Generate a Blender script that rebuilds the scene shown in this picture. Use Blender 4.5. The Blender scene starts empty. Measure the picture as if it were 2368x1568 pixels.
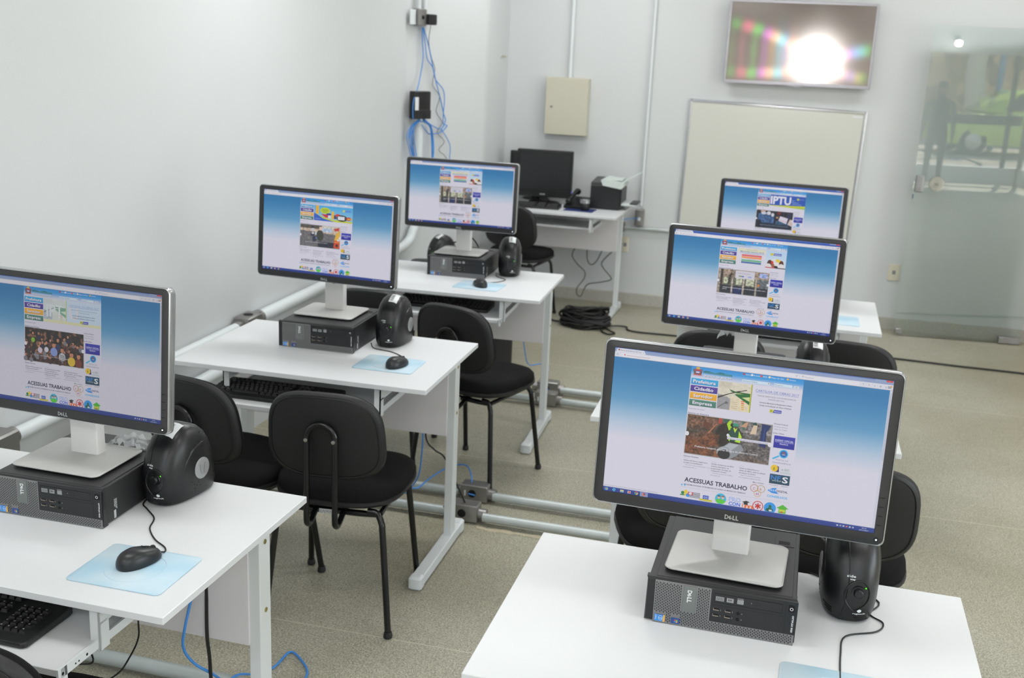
import bpy, bmesh, math, random
from mathutils import Vector, Matrix, noise
random.seed(7)
PI = math.pi
sc = bpy.context.scene
COL = sc.collection

# ------------------------------------------------------------------ camera
F, YAW, PIT, ROLL, CX, CY, CZ = 2528.88818, .23419162, -.26271088, .04540472, 1.04055547, -3.19841757, 1.83668536
cam_d = bpy.data.cameras.new('camera')
cam = bpy.data.objects.new('camera', cam_d)
COL.objects.link(cam)
cam_d.sensor_width = 36; cam_d.lens = F / 2368 * 36; cam_d.clip_start = .05
cam.matrix_world = Matrix.Translation((CX, CY, CZ)) @ Matrix.Rotation(YAW, 4, 'Z') @ Matrix.Rotation(PI/2+PIT, 4, 'X') @ Matrix.Rotation(ROLL, 4, 'Z')
cam_d.dof.use_dof = True; cam_d.dof.focus_distance = 2.35; cam_d.dof.aperture_fstop = 6.3
sc.camera = cam
# ------------------------------------------------------------------ view
sc.view_settings.view_transform = 'Standard'; sc.view_settings.look = 'None'
sc.view_settings.gamma = 1; sc.view_settings.use_curve_mapping = False
sc.view_settings.exposure = 0.0
# ------------------------------------------------------------------ world (daylight outside)
w = bpy.data.worlds.new('world'); sc.world = w; w.use_nodes = True
nt = w.node_tree; nt.nodes.clear()
sky = nt.nodes.new('ShaderNodeTexSky'); sky.sky_type = 'NISHITA'; sky.sun_disc = False; sky.sun_elevation = math.radians(50)
bg = nt.nodes.new('ShaderNodeBackground'); bg.inputs['Strength'].default_value = .35
wo = nt.nodes.new('ShaderNodeOutputWorld')
nt.links.new(sky.outputs[0], bg.inputs[0]); nt.links.new(bg.outputs[0], wo.inputs[0])
def light(name, typ, loc, energy, col=(1,1,1), rot=(0,0,0), **k):
    d = bpy.data.lights.new(name, typ); d.energy = energy; d.color = col
    for a, b in k.items(): setattr(d, a, b)
    o = bpy.data.objects.new(name, d); o.location = loc; o.rotation_euler = rot; COL.objects.link(o); return o
light('sun', 'SUN', (8, -12, 9), 13.0, (1, .95, .86), (math.radians(38), 0, math.radians(25)), angle=.01)
CEIL = 3.0; YF = -6.0
E_ROW, E_FILL, E_SIDE = (17, 8, 18.5, 11), 44, 150
LAMPS = [(x, y, k) for k, y in enumerate((-4.4, -1.6, 1.2, 3.7)) for x in (-.2, 2.2, 4.6)]
for x, y, k in LAMPS:                    # light of the ceiling luminaires built further down
    light('luminaire_light', 'AREA', (x, y, CEIL-.075), E_ROW[k]*{-.2: 1.22, 2.2: 1.0, 4.6: .45}[x], (.985, .993, 1), (0, 0, 0), shape='RECTANGLE', size=1.15, size_y=.5)
light('side_fill', 'AREA', (7.35, -1.5, 1.6), E_SIDE, (.95, .98, 1), (0, math.radians(90), 0), shape='RECTANGLE', size=2.4, size_y=4.5)  # added fill from the right, entering by a window cut for it
light('front_fill', 'AREA', (1.5, YF-.45, 1.75), E_FILL, (.97, .985, 1), (math.radians(90), 0, 0), shape='RECTANGLE', size=5.2, size_y=1.9)  # added frontal fill behind the camera, outside an invented window
light('tv_glare_spot', 'SPOT', (1.02, -3.25, 2.02), 130.0, (1, 1, 1), (math.radians(89.3), 0, 0), shadow_soft_size=.02, spot_size=math.radians(11), spot_blend=1.0)  # added narrow spot, aimed to make the glare on the television

# ------------------------------------------------------------------ helpers
def lin(c): return tuple((x/255/12.92 if x/255 <= .04045 else ((x/255+.055)/1.055)**2.4) for x in c)
def mat(name, col, rough=.5, metal=0, spec=.5, var=.06, scale=40, bump=0, bscale=300, emit=None, es=0, coat=0, alpha=1):
    m = bpy.data.materials.new(name); m.use_nodes = True; t = m.node_tree; b = t.nodes['Principled BSDF']
    c = (*lin(col), 1)
    tc = t.nodes.new('ShaderNodeTexCoord')
    n = t.nodes.new('ShaderNodeTexNoise'); n.inputs['Scale'].default_value = scale; n.inputs['Detail'].default_value = 4
    t.links.new(tc.outputs['Object'], n.inputs['Vector'])
    mr = t.nodes.new('ShaderNodeMapRange'); mr.inputs[3].default_value = 1-var; mr.inputs[4].default_value = 1+var
    t.links.new(n.outputs[0], mr.inputs[0])
    mx = t.nodes.new('ShaderNodeVectorMath'); mx.operation = 'SCALE'; mx.inputs[0].default_value = c[:3]
    t.links.new(mr.outputs[0], mx.inputs['Scale']); t.links.new(mx.outputs[0], b.inputs['Base Color'])
    b.inputs['Roughness'].default_value = rough; b.inputs['Metallic'].default_value = metal
    b.inputs['Specular IOR Level'].default_value = spec; b.inputs['Coat Weight'].default_value = coat
    if emit: b.inputs['Emission Color'].default_value = (*lin(emit), 1); b.inputs['Emission Strength'].default_value = es
    if alpha < 1: b.inputs['Alpha'].default_value = alpha
    if bump:
        n2 = t.nodes.new('ShaderNodeTexNoise'); n2.inputs['Scale'].default_value = bscale; n2.inputs['Detail'].default_value = 2
        t.links.new(tc.outputs['Object'], n2.inputs['Vector'])
        bp = t.nodes.new('ShaderNodeBump'); bp.inputs['Strength'].default_value = bump; bp.inputs['Distance'].default_value = .002
        t.links.new(n2.outputs[0], bp.inputs['Height']); t.links.new(bp.outputs[0], b.inputs['Normal'])
    return m

class MB:
    """collects geometry of one mesh"""
    def __init__(s): s.v = []; s.f = []; s.m = []; s.M = Matrix.Identity(4)
    def add(s, vs, fs, mi=0, M=None):
        k = len(s.v); T = s.M @ M if M else s.M
        s.v += [tuple(T @ Vector(p)) for p in vs]; s.f += [tuple(k+i for i in f) for f in fs]; s.m += [mi]*len(fs); return s
    def loft(s, secs, mi=0, M=None, caps=True, close=True):
        n = len(secs[0]); vs = [p for q in secs for p in q]; fs = []
        for a in range(len(secs)-1):
            for i in range(n if close else n-1):
                j = (i+1) % n; fs.append((a*n+i, a*n+j, (a+1)*n+j, (a+1)*n+i))
        if caps: fs.append(tuple(range(n-1, -1, -1))); fs.append(tuple((len(secs)-1)*n+i for i in range(n)))
        return s.add(vs, fs, mi, M)
    def box(s, x0, x1, y0, y1, z0, z1, b=0, mi=0, M=None):
        if b <= 0:
            vs = [(x, y, z) for z in (z0, z1) for x, y in ((x0, y0), (x1, y0), (x1, y1), (x0, y1))]
            return s.add(vs, [(3,2,1,0),(4,5,6,7),(0,1,5,4),(1,2,6,5),(2,3,7,6),(3,0,4,7)], mi, M)
        cx, cy = (x0+x1)/2, (y0+y1)/2
        pts = rrect(x1-x0, y1-y0, b, 2, cx, cy)
        ins = rrect(x1-x0-2*b, y1-y0-2*b, b*.3, 2, cx, cy)
        S = [[(x, y, z) for x, y in q] for q, z in ((ins, z0), (pts, z0+b), (pts, z1-b), (ins, z1))]
        return s.loft(S, mi, M)
    def slab(s, poly, z0, z1, b=0, mi=0, M=None):
        cx = sum(p[0] for p in poly)/len(poly); cy = sum(p[1] for p in poly)/len(poly)
        w = max(abs(p[0]-cx) for p in poly); h = max(abs(p[1]-cy) for p in poly)
        ins = [(cx+(x-cx)*(1-b/w), cy+(y-cy)*(1-b/h)) for x, y in poly]
        if b: S = [[(x, y, z) for x, y in q] for q, z in ((ins, z0), (poly, z0+b), (poly, z1-b), (ins, z1))]
        else: S = [[(x, y, z) for x, y in poly] for z in (z0, z1)]
        return s.loft(S, mi, M)
    def tube(s, pts, r, seg=10, mi=0, caps=True):
        pts = [Vector(p) for p in pts]; S = []; up = None
        for i, p in enumerate(pts):
            d = (pts[min(i+1, len(pts)-1)] - pts[max(i-1, 0)]).normalized()
            if up is None: up = Vector((0, 0, 1)) if abs(d.z) < .9 else Vector((1, 0, 0))
            a = d.cross(up).normalized(); up = a.cross(d).normalized()
            rr = r[i] if isinstance(r, (list, tuple)) else r
            S.append([tuple(p + a*math.cos(-2*PI*k/seg)*rr + up*math.sin(-2*PI*k/seg)*rr) for k in range(seg)])
        return s.loft(S, mi, None, caps)
    def cyl(s, p0, p1, r, seg=16, mi=0): return s.tube([p0, p1], r, seg, mi)
    def lathe(s, prof, seg=20, mi=0, M=None):
        return s.loft([[(r*math.cos(2*PI*k/seg), r*math.sin(2*PI*k/seg), z) for k in range(seg)] for r, z in prof], mi, M)
    def build(s, name, mats, parent=None, smooth=True, **k):
        me = bpy.data.meshes.new(name); me.from_pydata(s.v, [], s.f)
        for m in (mats if isinstance(mats, (list, tuple)) else [mats]): me.materials.append(m)
        me.polygons.foreach_set('material_index', s.m)
        if smooth:
            me.polygons.foreach_set('use_smooth', [True]*len(s.f)); me.set_sharp_from_angle(angle=math.radians(38))
        me.update()
        return obj(name, me, parent, **k)
def obj(name, me, parent=None, loc=None, rot=None):
    o = bpy.data.objects.new(name, me); COL.objects.link(o)
    if parent: o.parent = parent
    if loc: o.location = loc
    if rot: o.rotation_euler = rot
    return o
def tag(o, label, cat=None, group=None, kind=None):
    if label: o['label'] = label
    if cat: o['category'] = cat
    if group: o['group'] = group
    if kind: o['kind'] = kind
    return o
def thing(name, label, cat, loc=(0,0,0), rz=0, group=None):
    o = obj(name, None, None, loc, (0, 0, rz)); o.empty_display_size = .1
    return tag(o, label, cat, group)
def struct(o): o['kind'] = 'structure'; return o
def dup(root, label, loc, rz=0):
    r = root.copy(); COL.objects.link(r); r.location = loc; r.rotation_euler = (0, 0, rz); r['label'] = label
    def rec(a, b):
        for ch in a.children:
            c = ch.copy(); COL.objects.link(c); c.parent = b; rec(ch, c)
    rec(root, r); return r
def rrect(w, h, r, n=4, cx=0, cy=0):
    out = []; r = max(min(r, w/2*.999, h/2*.999), 1e-5)
    for sx, sy, a0 in ((1, -1, -90), (1, 1, 0), (-1, 1, 90), (-1, -1, 180)):
        for k in range(n+1):
            a = math.radians(a0 + 90*k/n)
            out.append((cx+sx*(w/2-r)+r*math.cos(a), cy+sy*(h/2-r)+r*math.sin(a)))
    return out
def sup(w, h, e=2.6, n=32, cx=0, cy=0):
    o = []
    for k in range(n):
        t = 2*PI*k/n; c, q = math.cos(t), math.sin(t)
        o.append((cx+w/2*math.copysign(abs(c)**(2/e), c), cy+h/2*math.copysign(abs(q)**(2/e), q)))
    return o
def smooth_path(P, n=6):
    P = [Vector(p) for p in P]; Q = [P[0]*2-P[1]]+P+[P[-1]*2-P[-2]]; out = []
    for i in range(1, len(Q)-2):
        a, b, c, d = Q[i-1:i+3]
        for k in range(n):
            t = k/n; out.append(.5*((2*b)+(c-a)*t+(2*a-5*b+4*c-d)*t*t+(3*b-a-3*c+d)*t**3))
    out.append(P[-1]); return out
XZ = Matrix(((1,0,0,0),(0,0,-1,0),(0,1,0,0),(0,0,0,1)))      # local xy plane -> xz plane facing -y
_tc = {}
def glyphs(s, off=0):
    """outline triangles of a string, height of a capital = 1"""
    if (s, off) in _tc: return _tc[(s, off)]
    cu = bpy.data.curves.new('t', 'FONT'); cu.body = s; cu.resolution_u = 2; cu.offset = off; cu.size = 1/.73
    o = bpy.data.objects.new('t', cu); COL.objects.link(o)
    dg = bpy.context.evaluated_depsgraph_get(); me = o.evaluated_get(dg).to_mesh()
    r = ([(v.co.x, v.co.y) for v in me.vertices], [tuple(p.vertices) for p in me.polygons])
    o.evaluated_get(dg).to_mesh_clear(); bpy.data.objects.remove(o); bpy.data.curves.remove(cu)
    _tc[(s, off)] = r; return r
def add_text(mb, s, x, y, h, w=None, mi=0, off=0, M=None, cen=False):
    vs, fs = glyphs(s, off)
    if not vs: return
    x0 = min(p[0] for p in vs); x1 = max(p[0] for p in vs); sx = (w/(x1-x0)) if w else h
    if cen: x -= (x1-x0)*sx/2
    mb.add([(x+(p[0]-x0)*sx, y+p[1]*h, 0) for p in vs], fs, mi, M)
def add_mark(mb, x, y, h, mi=0, M=Matrix.Identity(4)):
    """maker's mark: D, slanted E, L, L"""
    add_text(mb, 'D', x, y, h, h*.85, mi, .04, M)
    add_text(mb, 'E', -h*.42, -h*.36, h*.72, h*.62, mi, .05, M @ Matrix.Translation((x+h*1.3, y+h*.5, 0)) @ Matrix.Rotation(math.radians(32), 4, 'Z'))
    add_text(mb, 'L', x+h*1.75, y, h, h*.6, mi, .05, M); add_text(mb, 'L', x+h*2.45, y, h, h*.6, mi, .05, M)

# ------------------------------------------------------------------ materials
def nodes_of(m): return m.node_tree, m.node_tree.nodes['Principled BSDF']
M_wall = mat('white_wall_paint', (206, 209, 210), .55, var=.025, scale=3, bump=.12, bscale=60)
M_ceil = mat('ceiling_paint', (235, 235, 232), .8, var=.02)
M_top = mat('white_laminate', (214, 216, 218), .42, var=.01, bump=.03, bscale=900)
M_metal = mat('grey_enamelled_steel', (216, 220, 221), .38, var=.02, scale=8)
M_panel = mat('grey_laminate', (222, 219, 221), .5, var=.02)
M_blackfab = mat('black_fabric', (17, 17, 17), .9, spec=.2, var=.3, scale=500, bump=.35, bscale=1400)
M_blackpl = mat('black_plastic', (24, 25, 26), .42, var=.1, bump=.08, bscale=900)
M_shell = mat('black_leatherette', (22, 23, 24), .5, var=.1, bump=.2, bscale=700)
M_tube = mat('black_painted_tube', (12, 12, 12), .22, var=.05)
M_chrome = mat('zinc_bolt', (190, 190, 185), .25, 1, var=.05)
M_brass = mat('brass_screw', (190, 180, 130), .3, 1)
M_stab = mat('dark_grey_plastic', (19, 20, 22), .34, var=.12, bump=.05, bscale=900)
M_stabd = mat('deep_black_plastic', (12, 12, 13), .35)
M_disc = mat('silver_plastic', (150, 151, 152), .35, .3)
M_white = mat('white_print', (225, 228, 230), .5)
M_label = mat('white_label', (222, 225, 226), .35)
M_bar = mat('dark_print', (60, 62, 66), .5)
M_bezel = mat('charcoal_bezel', (41, 41, 43), .38, var=.08, bump=.06, bscale=1500)
M_silver = mat('silver_plastic_edge', (176, 178, 180), .25, .75)
M_neck = mat('pale_silver_neck', (218, 217, 215), .4, .05, var=.02)
M_stand = mat('silver_stand', (182, 182, 180), .38, .12, var=.03, bump=.02, bscale=1500)
M_pc = mat('pc_black_case', (38, 38, 39), .42, var=.08, bump=.06, bscale=1200)
M_pcd = mat('pc_deep_black', (27, 28, 31), .36)
M_grille = mat('grille_grey', (126, 126, 127), .35, .4)
M_slot = mat('slot_black', (8, 8, 9), .8)
M_plate = mat('badge_grey', (118, 123, 121), .35, .5)
M_usb = mat('port_metal', (180, 165, 150), .3, .9)
M_blue = mat('sticker_blue', (62, 140, 214), .3)
M_blue2 = mat('sticker_dark_blue', (42, 74, 140), .3)
M_org = mat('sticker_orange', (226, 170, 70), .4)
M_grn = mat('sticker_green', (120, 180, 70), .4)
M_red = mat('sticker_red', (210, 80, 50), .4)
M_key = mat('keycap', (20, 20, 21), .45, var=.1)
M_kleg = mat('key_legend', (150, 152, 155), .5)
M_cable = mat('black_cable', (18, 18, 18), .5)
M_gcable = mat('grey_cable', (88, 86, 78), .5)
M_bcable = mat('blue_network_cable', (66, 138, 214), .4)
M_pipe = mat('galvanised_pipe', (186, 193, 192), .42, .3, var=.12, scale=14, bump=.1, bscale=80)
M_alu = mat('cast_aluminium', (150, 148, 146), .38, .8, var=.12, bump=.2, bscale=200)
M_pipew = mat('white_painted_conduit', (214, 220, 222), .4, var=.03)
M_beige = mat('beige_enamel', (196, 193, 176), .35, var=.02)
M_alubar = mat('aluminium_trim', (205, 207, 212), .22, .85)
M_board = mat('whiteboard_surface', (206, 207, 199), .3, var=.008, scale=2)
M_led = mat('white_led', (240, 245, 255), .3, emit=(225, 235, 255), es=2.5)
M_gled = mat('green_led', (60, 200, 20), .3, emit=(80, 220, 20), es=1.2)
M_bled = mat('blue_led', (60, 60, 240), .3, emit=(80, 70, 255), es=1.5)
M_plate2 = mat('ivory_plastic', (214, 209, 190), .4)
M_orange = mat('ochre_paint', (205, 150, 40), .5)
M_screenoff = mat('unlit_screen', (37, 39, 41), .22, var=.03)
M_print = mat('printer_white', (205, 214, 210), .4)
M_paper = mat('paper', (225, 227, 230), .7)
M_navy = mat('navy_pad', (38, 50, 110), .6)
M_skin = mat('skin', (120, 85, 65), .6)
M_dark = mat('dark_clothes', (24, 26, 26), .9)
M_car = mat('lime_car_paint', (170, 205, 30), .2, coat=1)
M_rub = mat('tyre', (25, 25, 25), .8)
M_trunk = mat('whitewashed_trunk', (215, 205, 190), .9, var=.2, scale=10)
M_street = mat('street_concrete', (170, 160, 145), .9, var=.15, scale=2)
M_pole = mat('blue_pole', (60, 120, 180), .5)

def floor_material():
    m = mat('granite_aggregate_floor', (178, 172, 155), .42); t, b = nodes_of(m); L = t.links.new
    tc = t.nodes.new('ShaderNodeTexCoord')
    def noi(sc_, det=2):
        n = t.nodes.new('ShaderNodeTexNoise'); n.inputs['Scale'].default_value = sc_; n.inputs['Detail'].default_value = det
        L(tc.outputs['Object'], n.inputs['Vector']); return n
    def ramp(src, st):
        r = t.nodes.new('ShaderNodeValToRGB'); e = r.color_ramp.elements
        while len(e) < len(st): e.new(.5)
        for q, (p, c) in zip(e, st): q.position = p; q.color = (*lin(c), 1)
        L(src, r.inputs[0]); return r.outputs[0]
    def mix(a, bb, fac, mode='MIX'):
        x = t.nodes.new('ShaderNodeMix'); x.data_type = 'RGBA'; x.blend_type = mode
        if isinstance(fac, float): x.inputs[0].default_value = fac
        else: L(fac, x.inputs[0])
        L(a, x.inputs[6]); L(bb, x.inputs[7]); return x.outputs[2]
    grain = ramp(noi(190, 3).outputs[0], [(.32, (112, 110, 94)), (.45, (156, 152, 134)), (.56, (180, 176, 157)), (.70, (220, 218, 202))])
    v = t.nodes.new('ShaderNodeTexVoronoi'); v.inputs['Scale'].default_value = 330; L(tc.outputs['Object'], v.inputs['Vector'])
    chips = ramp(v.outputs['Color'], [(.2, (116, 113, 98)), (.5, (166, 162, 143)), (.9, (214, 211, 194))])
    c = mix(grain, chips, .45)
    stain = ramp(noi(.9, 4).outputs[0], [(.35, (196, 190, 170)), (.6, (255, 255, 255))])
    c = mix(c, stain, .55, 'MULTIPLY')
    # pale joints running across the room
    sp = t.nodes.new('ShaderNodeSeparateXYZ'); L(tc.outputs['Object'], sp.inputs[0])
    def joint(axis, off, per):
        a = t.nodes.new('ShaderNodeMath'); a.operation = 'ADD'; a.inputs[1].default_value = -off + per*50+per/2; L(sp.outputs[axis], a.inputs[0])
        md = t.nodes.new('ShaderNodeMath'); md.operation = 'MODULO'; md.inputs[1].default_value = per; L(a.outputs[0], md.inputs[0])
        s_ = t.nodes.new('ShaderNodeMath'); s_.operation = 'SUBTRACT'; s_.inputs[1].default_value = per/2; L(md.outputs[0], s_.inputs[0])
        ab = t.nodes.new('ShaderNodeMath'); ab.operation = 'ABSOLUTE'; L(s_.outputs[0], ab.inputs[0])
        lt = t.nodes.new('ShaderNodeMath'); lt.operation = 'LESS_THAN'; lt.inputs[1].default_value = .0016; L(ab.outputs[0], lt.inputs[0]); return lt.outputs[0]
    rgb = t.nodes.new('ShaderNodeRGB'); rgb.outputs[0].default_value = (*lin((205, 200, 180)), 1)
    c = mix(c, rgb.outputs[0], joint(1, -.262, 1.62))
    L(c, b.inputs['Base Color'])
    bp = t.nodes.new('ShaderNodeBump'); bp.inputs['Strength'].default_value = .25; bp.inputs['Distance'].default_value = .001
    L(v.outputs['Distance'], bp.inputs['Height']); L(bp.outputs[0], b.inputs['Normal'])
    return m
M_floor = floor_material()
def granite():
    m = mat('grey_granite', (176, 174, 165), .5, var=.35, scale=160, bump=.2, bscale=300); return m
M_gran = granite()
def rock():
    m = mat('dry_stone', (190, 160, 115), .95); t, b = nodes_of(m)
    tc = t.nodes.new('ShaderNodeTexCoord'); v = t.nodes.new('ShaderNodeTexVoronoi'); v.inputs['Scale'].default_value = 3.2
    r = t.nodes.new('ShaderNodeValToRGB'); e = r.color_ramp.elements
    e[0].color = (*lin((90, 65, 42)), 1); e[0].position = .15; e[1].color = (*lin((222, 190, 140)), 1); e[1].position = .8
    t.links.new(tc.outputs['Object'], v.inputs['Vector']); t.links.new(v.outputs['Color'], r.inputs[0]); t.links.new(r.outputs[0], b.inputs['Base Color'])
    return m
M_rock = rock()
def pad_material():
    m = mat('pale_blue_pad', (176, 208, 226), .5); t, b = nodes_of(m); L = t.links.new
    tc = t.nodes.new('ShaderNodeTexCoord'); n = t.nodes.new('ShaderNodeTexNoise'); n.inputs['Scale'].default_value = 9; n.inputs['Detail'].default_value = 1
    r = t.nodes.new('ShaderNodeValToRGB'); e = r.color_ramp.elements
    e[0].color = (*lin((160, 195, 214)), 1); e[0].position = .35; e[1].color = (*lin((190, 208, 218)), 1); e[1].position = .65
    L(tc.outputs['Object'], n.inputs['Vector']); L(n.outputs[0], r.inputs[0])
    L(r.outputs[0], b.inputs['Base Color']); return m
M_pad = pad_material()
def glass_material():
    m = bpy.data.materials.new('door_glass'); m.use_nodes = True; t = m.node_tree; t.nodes.clear(); L = t.links.new
    o = t.nodes.new('ShaderNodeOutputMaterial'); mx = t.nodes.new('ShaderNodeMixShader'); fr = t.nodes.new('ShaderNodeFresnel'); fr.inputs[0].default_value = 1.75
    tr = t.nodes.new('ShaderNodeBsdfTransparent'); tr.inputs[0].default_value = (.955, .985, .975, 1)
    gl = t.nodes.new('ShaderNodeBsdfGlossy'); gl.inputs['Roughness'].default_value = .008; gl.inputs[0].default_value = (1, 1, 1, 1)
    n = t.nodes.new('ShaderNodeTexNoise'); n.inputs['Scale'].default_value = .6; bp = t.nodes.new('ShaderNodeBump'); bp.inputs['Strength'].default_value = .02
    L(n.outputs[0], bp.inputs['Height']); L(bp.outputs[0], gl.inputs['Normal'])
    L(fr.outputs[0], mx.inputs[0]); L(tr.outputs[0], mx.inputs[1]); L(gl.outputs[0], mx.inputs[2]); L(mx.outputs[0], o.inputs[0]); return m
M_glass = glass_material()
def film_material():
    m = mat('clear_film', (225, 228, 230), .12, alpha=.35, bump=.8, bscale=40); return m
M_film = film_material()
def led_panel(name, gain):
    """lit or unlit pixels of a display: colours come from the picture drawn on it"""
    m = bpy.data.materials.new(name); m.use_nodes = True; t, b = nodes_of(m); L = t.links.new
    a = t.nodes.new('ShaderNodeAttribute'); a.attribute_name = 'pix'
    b.inputs['Base Color'].default_value = (.01, .01, .01, 1); b.inputs['Roughness'].default_value = .35
    L(a.outputs['Color'], b.inputs['Emission Color']); b.inputs['Emission Strength'].default_value = gain
    return m

# ------------------------------------------------------------------ the room
def wall_slab(name, pts, z0, z1, m=M_wall):
    mb = MB(); n = len(pts)
    mb.loft([[(x, y, z) for x, y in pts] for z in (z0, z1)]); return struct(mb.build(name, m, smooth=False))
XR, YB = 7.0, 4.78
struct(MB().box(-1.6, XR+.2, YF-.2, YB+.3, -.12, 0).build('floor', M_floor, smooth=False))
struct(MB().box(-1.6, XR+.2, YF-.2, YB+.3, CEIL, CEIL+.12).build('ceiling', M_ceil, smooth=False))
wall_slab('wall_left', [(-1.6, YF), (-1.30, YF), (-1.30, 3.45), (-.992, 4.18), (-.985, 4.22), (-.985, YB), (-1.6, YB)], 0, CEIL)
wall_slab('wall_back', [(-1.6, YB), (XR+.2, YB), (XR+.2, YB+.3), (-1.6, YB+.3)], 0, CEIL)
mb = MB(); mb.box(XR, XR+.2, -3.9, -3.75, 0, CEIL); mb.box(XR, XR+.2, .75, YB, 0, CEIL); mb.box(XR, XR+.2, -3.75, .75, 0, .4); mb.box(XR, XR+.2, -3.75, .75, 2.8, CEIL)  # opening in this wall added for the side fill
struct(mb.build('wall_right', M_wall, smooth=False))
mb = MB()
for a, b, c_, d in ((-3.75, -3.7, .4, 2.8), (.7, .75, .4, 2.8), (-3.75, .75, .4, .45), (-3.75, .75, 2.75, 2.8), (-1.52, -1.48, .4, 2.8)): mb.box(XR+.08, XR+.13, a, b, c_, d)
struct(mb.build('added_window_2', M_metal, smooth=False))  # frame of the window added for the side fill
# front wall with the wide street opening that only the glass door mirrors
mb = MB(); mb.box(-1.6, -1.05, YF-.2, YF, 0, CEIL); mb.box(4.05, 4.4, YF-.2, YF, 0, CEIL); mb.box(-1.05, 4.05, YF-.2, YF, 0, .85); mb.box(-1.05, 4.05, YF-.2, YF, 2.65, CEIL); mb.box(4.4, XR+.2, YF-.2, YF, 2.02, CEIL); mb.box(4.4, XR+.2, YF-.2, YF, 0, .26)  # the window opening here is added for the front fill
mb.box(XR, XR+.2, YF, -3.9, 2.02, CEIL); mb.box(XR, XR+.2, YF, -3.9, 0, .26)
struct(mb.build('wall_front', M_wall, smooth=False))
mb = MB(); mb.box(4.4, XR, YF-.12, YF-.06, .93, 1.08); mb.box(6.77, 6.83, YF-.12, YF-.06, .26, 2.02)
struct(mb.build('trim_1', M_bezel, smooth=False))
struct(MB().box(XR, XR+.06, YF, -5.94, 0, 2.02).build('trim_2', M_bezel, smooth=False))
mb = MB()
for a, b, c_, d in ((-1.05, -1.0, .85, 2.65), (4.0, 4.05, .85, 2.65), (-1.05, 4.05, .85, .90), (-1.05, 4.05, 2.60, 2.65), (.65, .69, .85, 2.65), (2.33, 2.37, .85, 2.65)): mb.box(a, b, YF-.13, YF-.08, c_, d)
struct(mb.build('added_window_1', M_metal, smooth=False))  # frame of the window added for the front fill
# rough granite skirting
def skirting(name, x0, x1, y, h):
    mb = MB(); n = 60; S = []
    for k in range(n+1):
        x = x0+(x1-x0)*k/n; t = h+.006*noise.noise((x*9, 0, 3)); d = .014+.003*noise.noise((x*7, 5, 0))
        S.append([(x, y-d, 0), (x, y-d, t-.004), (x, y-d*.5, t+.003), (x, y+.01, t+.003), (x, y+.01, 0)])
    mb.loft(S); return struct(mb.build(name, M_gran))
skirting('baseboard_back', -.98, 5.5, YB, .085)
struct(MB().box(2.87, 2.93, YB-.15, YB, 0, 2.1).build('trim_3', M_orange, smooth=False))
# luminaires (above the picture)
l0 = thing('ceiling_light', 'white square fluorescent luminaire on the ceiling over the computer room', 'ceiling light', (LAMPS[0][0], LAMPS[0][1], CEIL), 0, 'ceiling luminaires')
mb = MB(); mb.box(-.62, .62, -.3, .3, -.06, 0, .004); mb.build('housing', M_print, l0)
MB().box(-.57, .57, -.25, .25, -.066, -.061).build('diffuser', mat('lit_diffuser', (240, 240, 240), .5, emit=(255, 255, 255), es=3), l0, smooth=False)
for x, y, k in LAMPS[1:]: dup(l0, l0['label'], (x, y, CEIL))

# ------------------------------------------------------------------ desks
DW, DD, DH = .91, .622, .75
def make_desk(label, loc, rz, tray_out, tray_x=(-.735, -.165)):
    t = thing('computer_desk', label, 'desk', (loc[0], loc[1], 0), rz, 'white computer desks')
    MB().box(-DW, 0, 0, DD, DH-.017, DH, .0015).build('desktop', M_top, t, smooth=False)
    MB().box(-DW+.055, -.055, .425, .441, .44, DH-.017, .001).build('modesty_panel', M_panel, t, smooth=False)
    for x in (-.057, -DW+.027):
        lg = MB().box(x, x+.03, .43, .482, .04, DH-.017, .002).build('leg', M_metal, t, smooth=False)
        mb = MB(); mb.box(x-.006, x+.036, .085, .555, .006, .045, .003); mb.build('foot', M_metal, lg)
        mb = MB(); mb.box(x-.009, x+.039, .055, .10, .001, .052, .008); mb.box(x-.009, x+.039, .54, .585, .001, .052, .008)
        mb.build('foot_cap', M_metal, lg)
        for z in (.70, .525):
            mb = MB(); xx = x+.03 if x > -.5 else x-.002
            mb.cyl((xx, .456, z), (xx+.002, .456, z), .006, 12); mb.box(xx, xx+.0028, .4515, .4605, z-.0008, z+.0008)
            mb.build('screw', M_brass, lg)
    x0, x1 = tray_x; yo = -tray_out
    tr = MB().box(x0+.015, x1-.015, .03+yo, .40+yo, .634, .649, .001).build('keyboard_tray', M_top, t, smooth=False)
    for x, s in ((x0, 1), (x1, -1)):
        mb = MB(); a, b = (x, x+.004) if s > 0 else (x-.004, x)
        mb.box(a, b, .03, .33, .685, DH-.017)                                  # upper side plate
        mb.box(a, b, .03, .06, .628, .69); mb.box(min(a, a+s*.018), max(b, b+s*.018), .03, .034, .628, DH-.017)
        mb.build('tray_bracket', M_metal, t, smooth=False)
        a, b = (x+.006, x+.011) if s > 0 else (x-.011, x-.006)
        mb = MB(); mb.box(a, b, .032+yo, .40+yo, .632, .652); mb.box(a+.001, b-.001, .02, .42, .636, .648); mb.box(a, b, .024+yo, .05+yo, .622, .654)
        for q, rr in ((.037, .0035), (.075, .002), (.085, .002), (.11, .003)): mb.cyl((a-.0005, q+yo, .640), (b+.0005, q+yo, .640), rr, 8, 1)
        mb.build('slide_rail', [M_metal, M_slot], tr, smooth=False)
    return t
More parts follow.
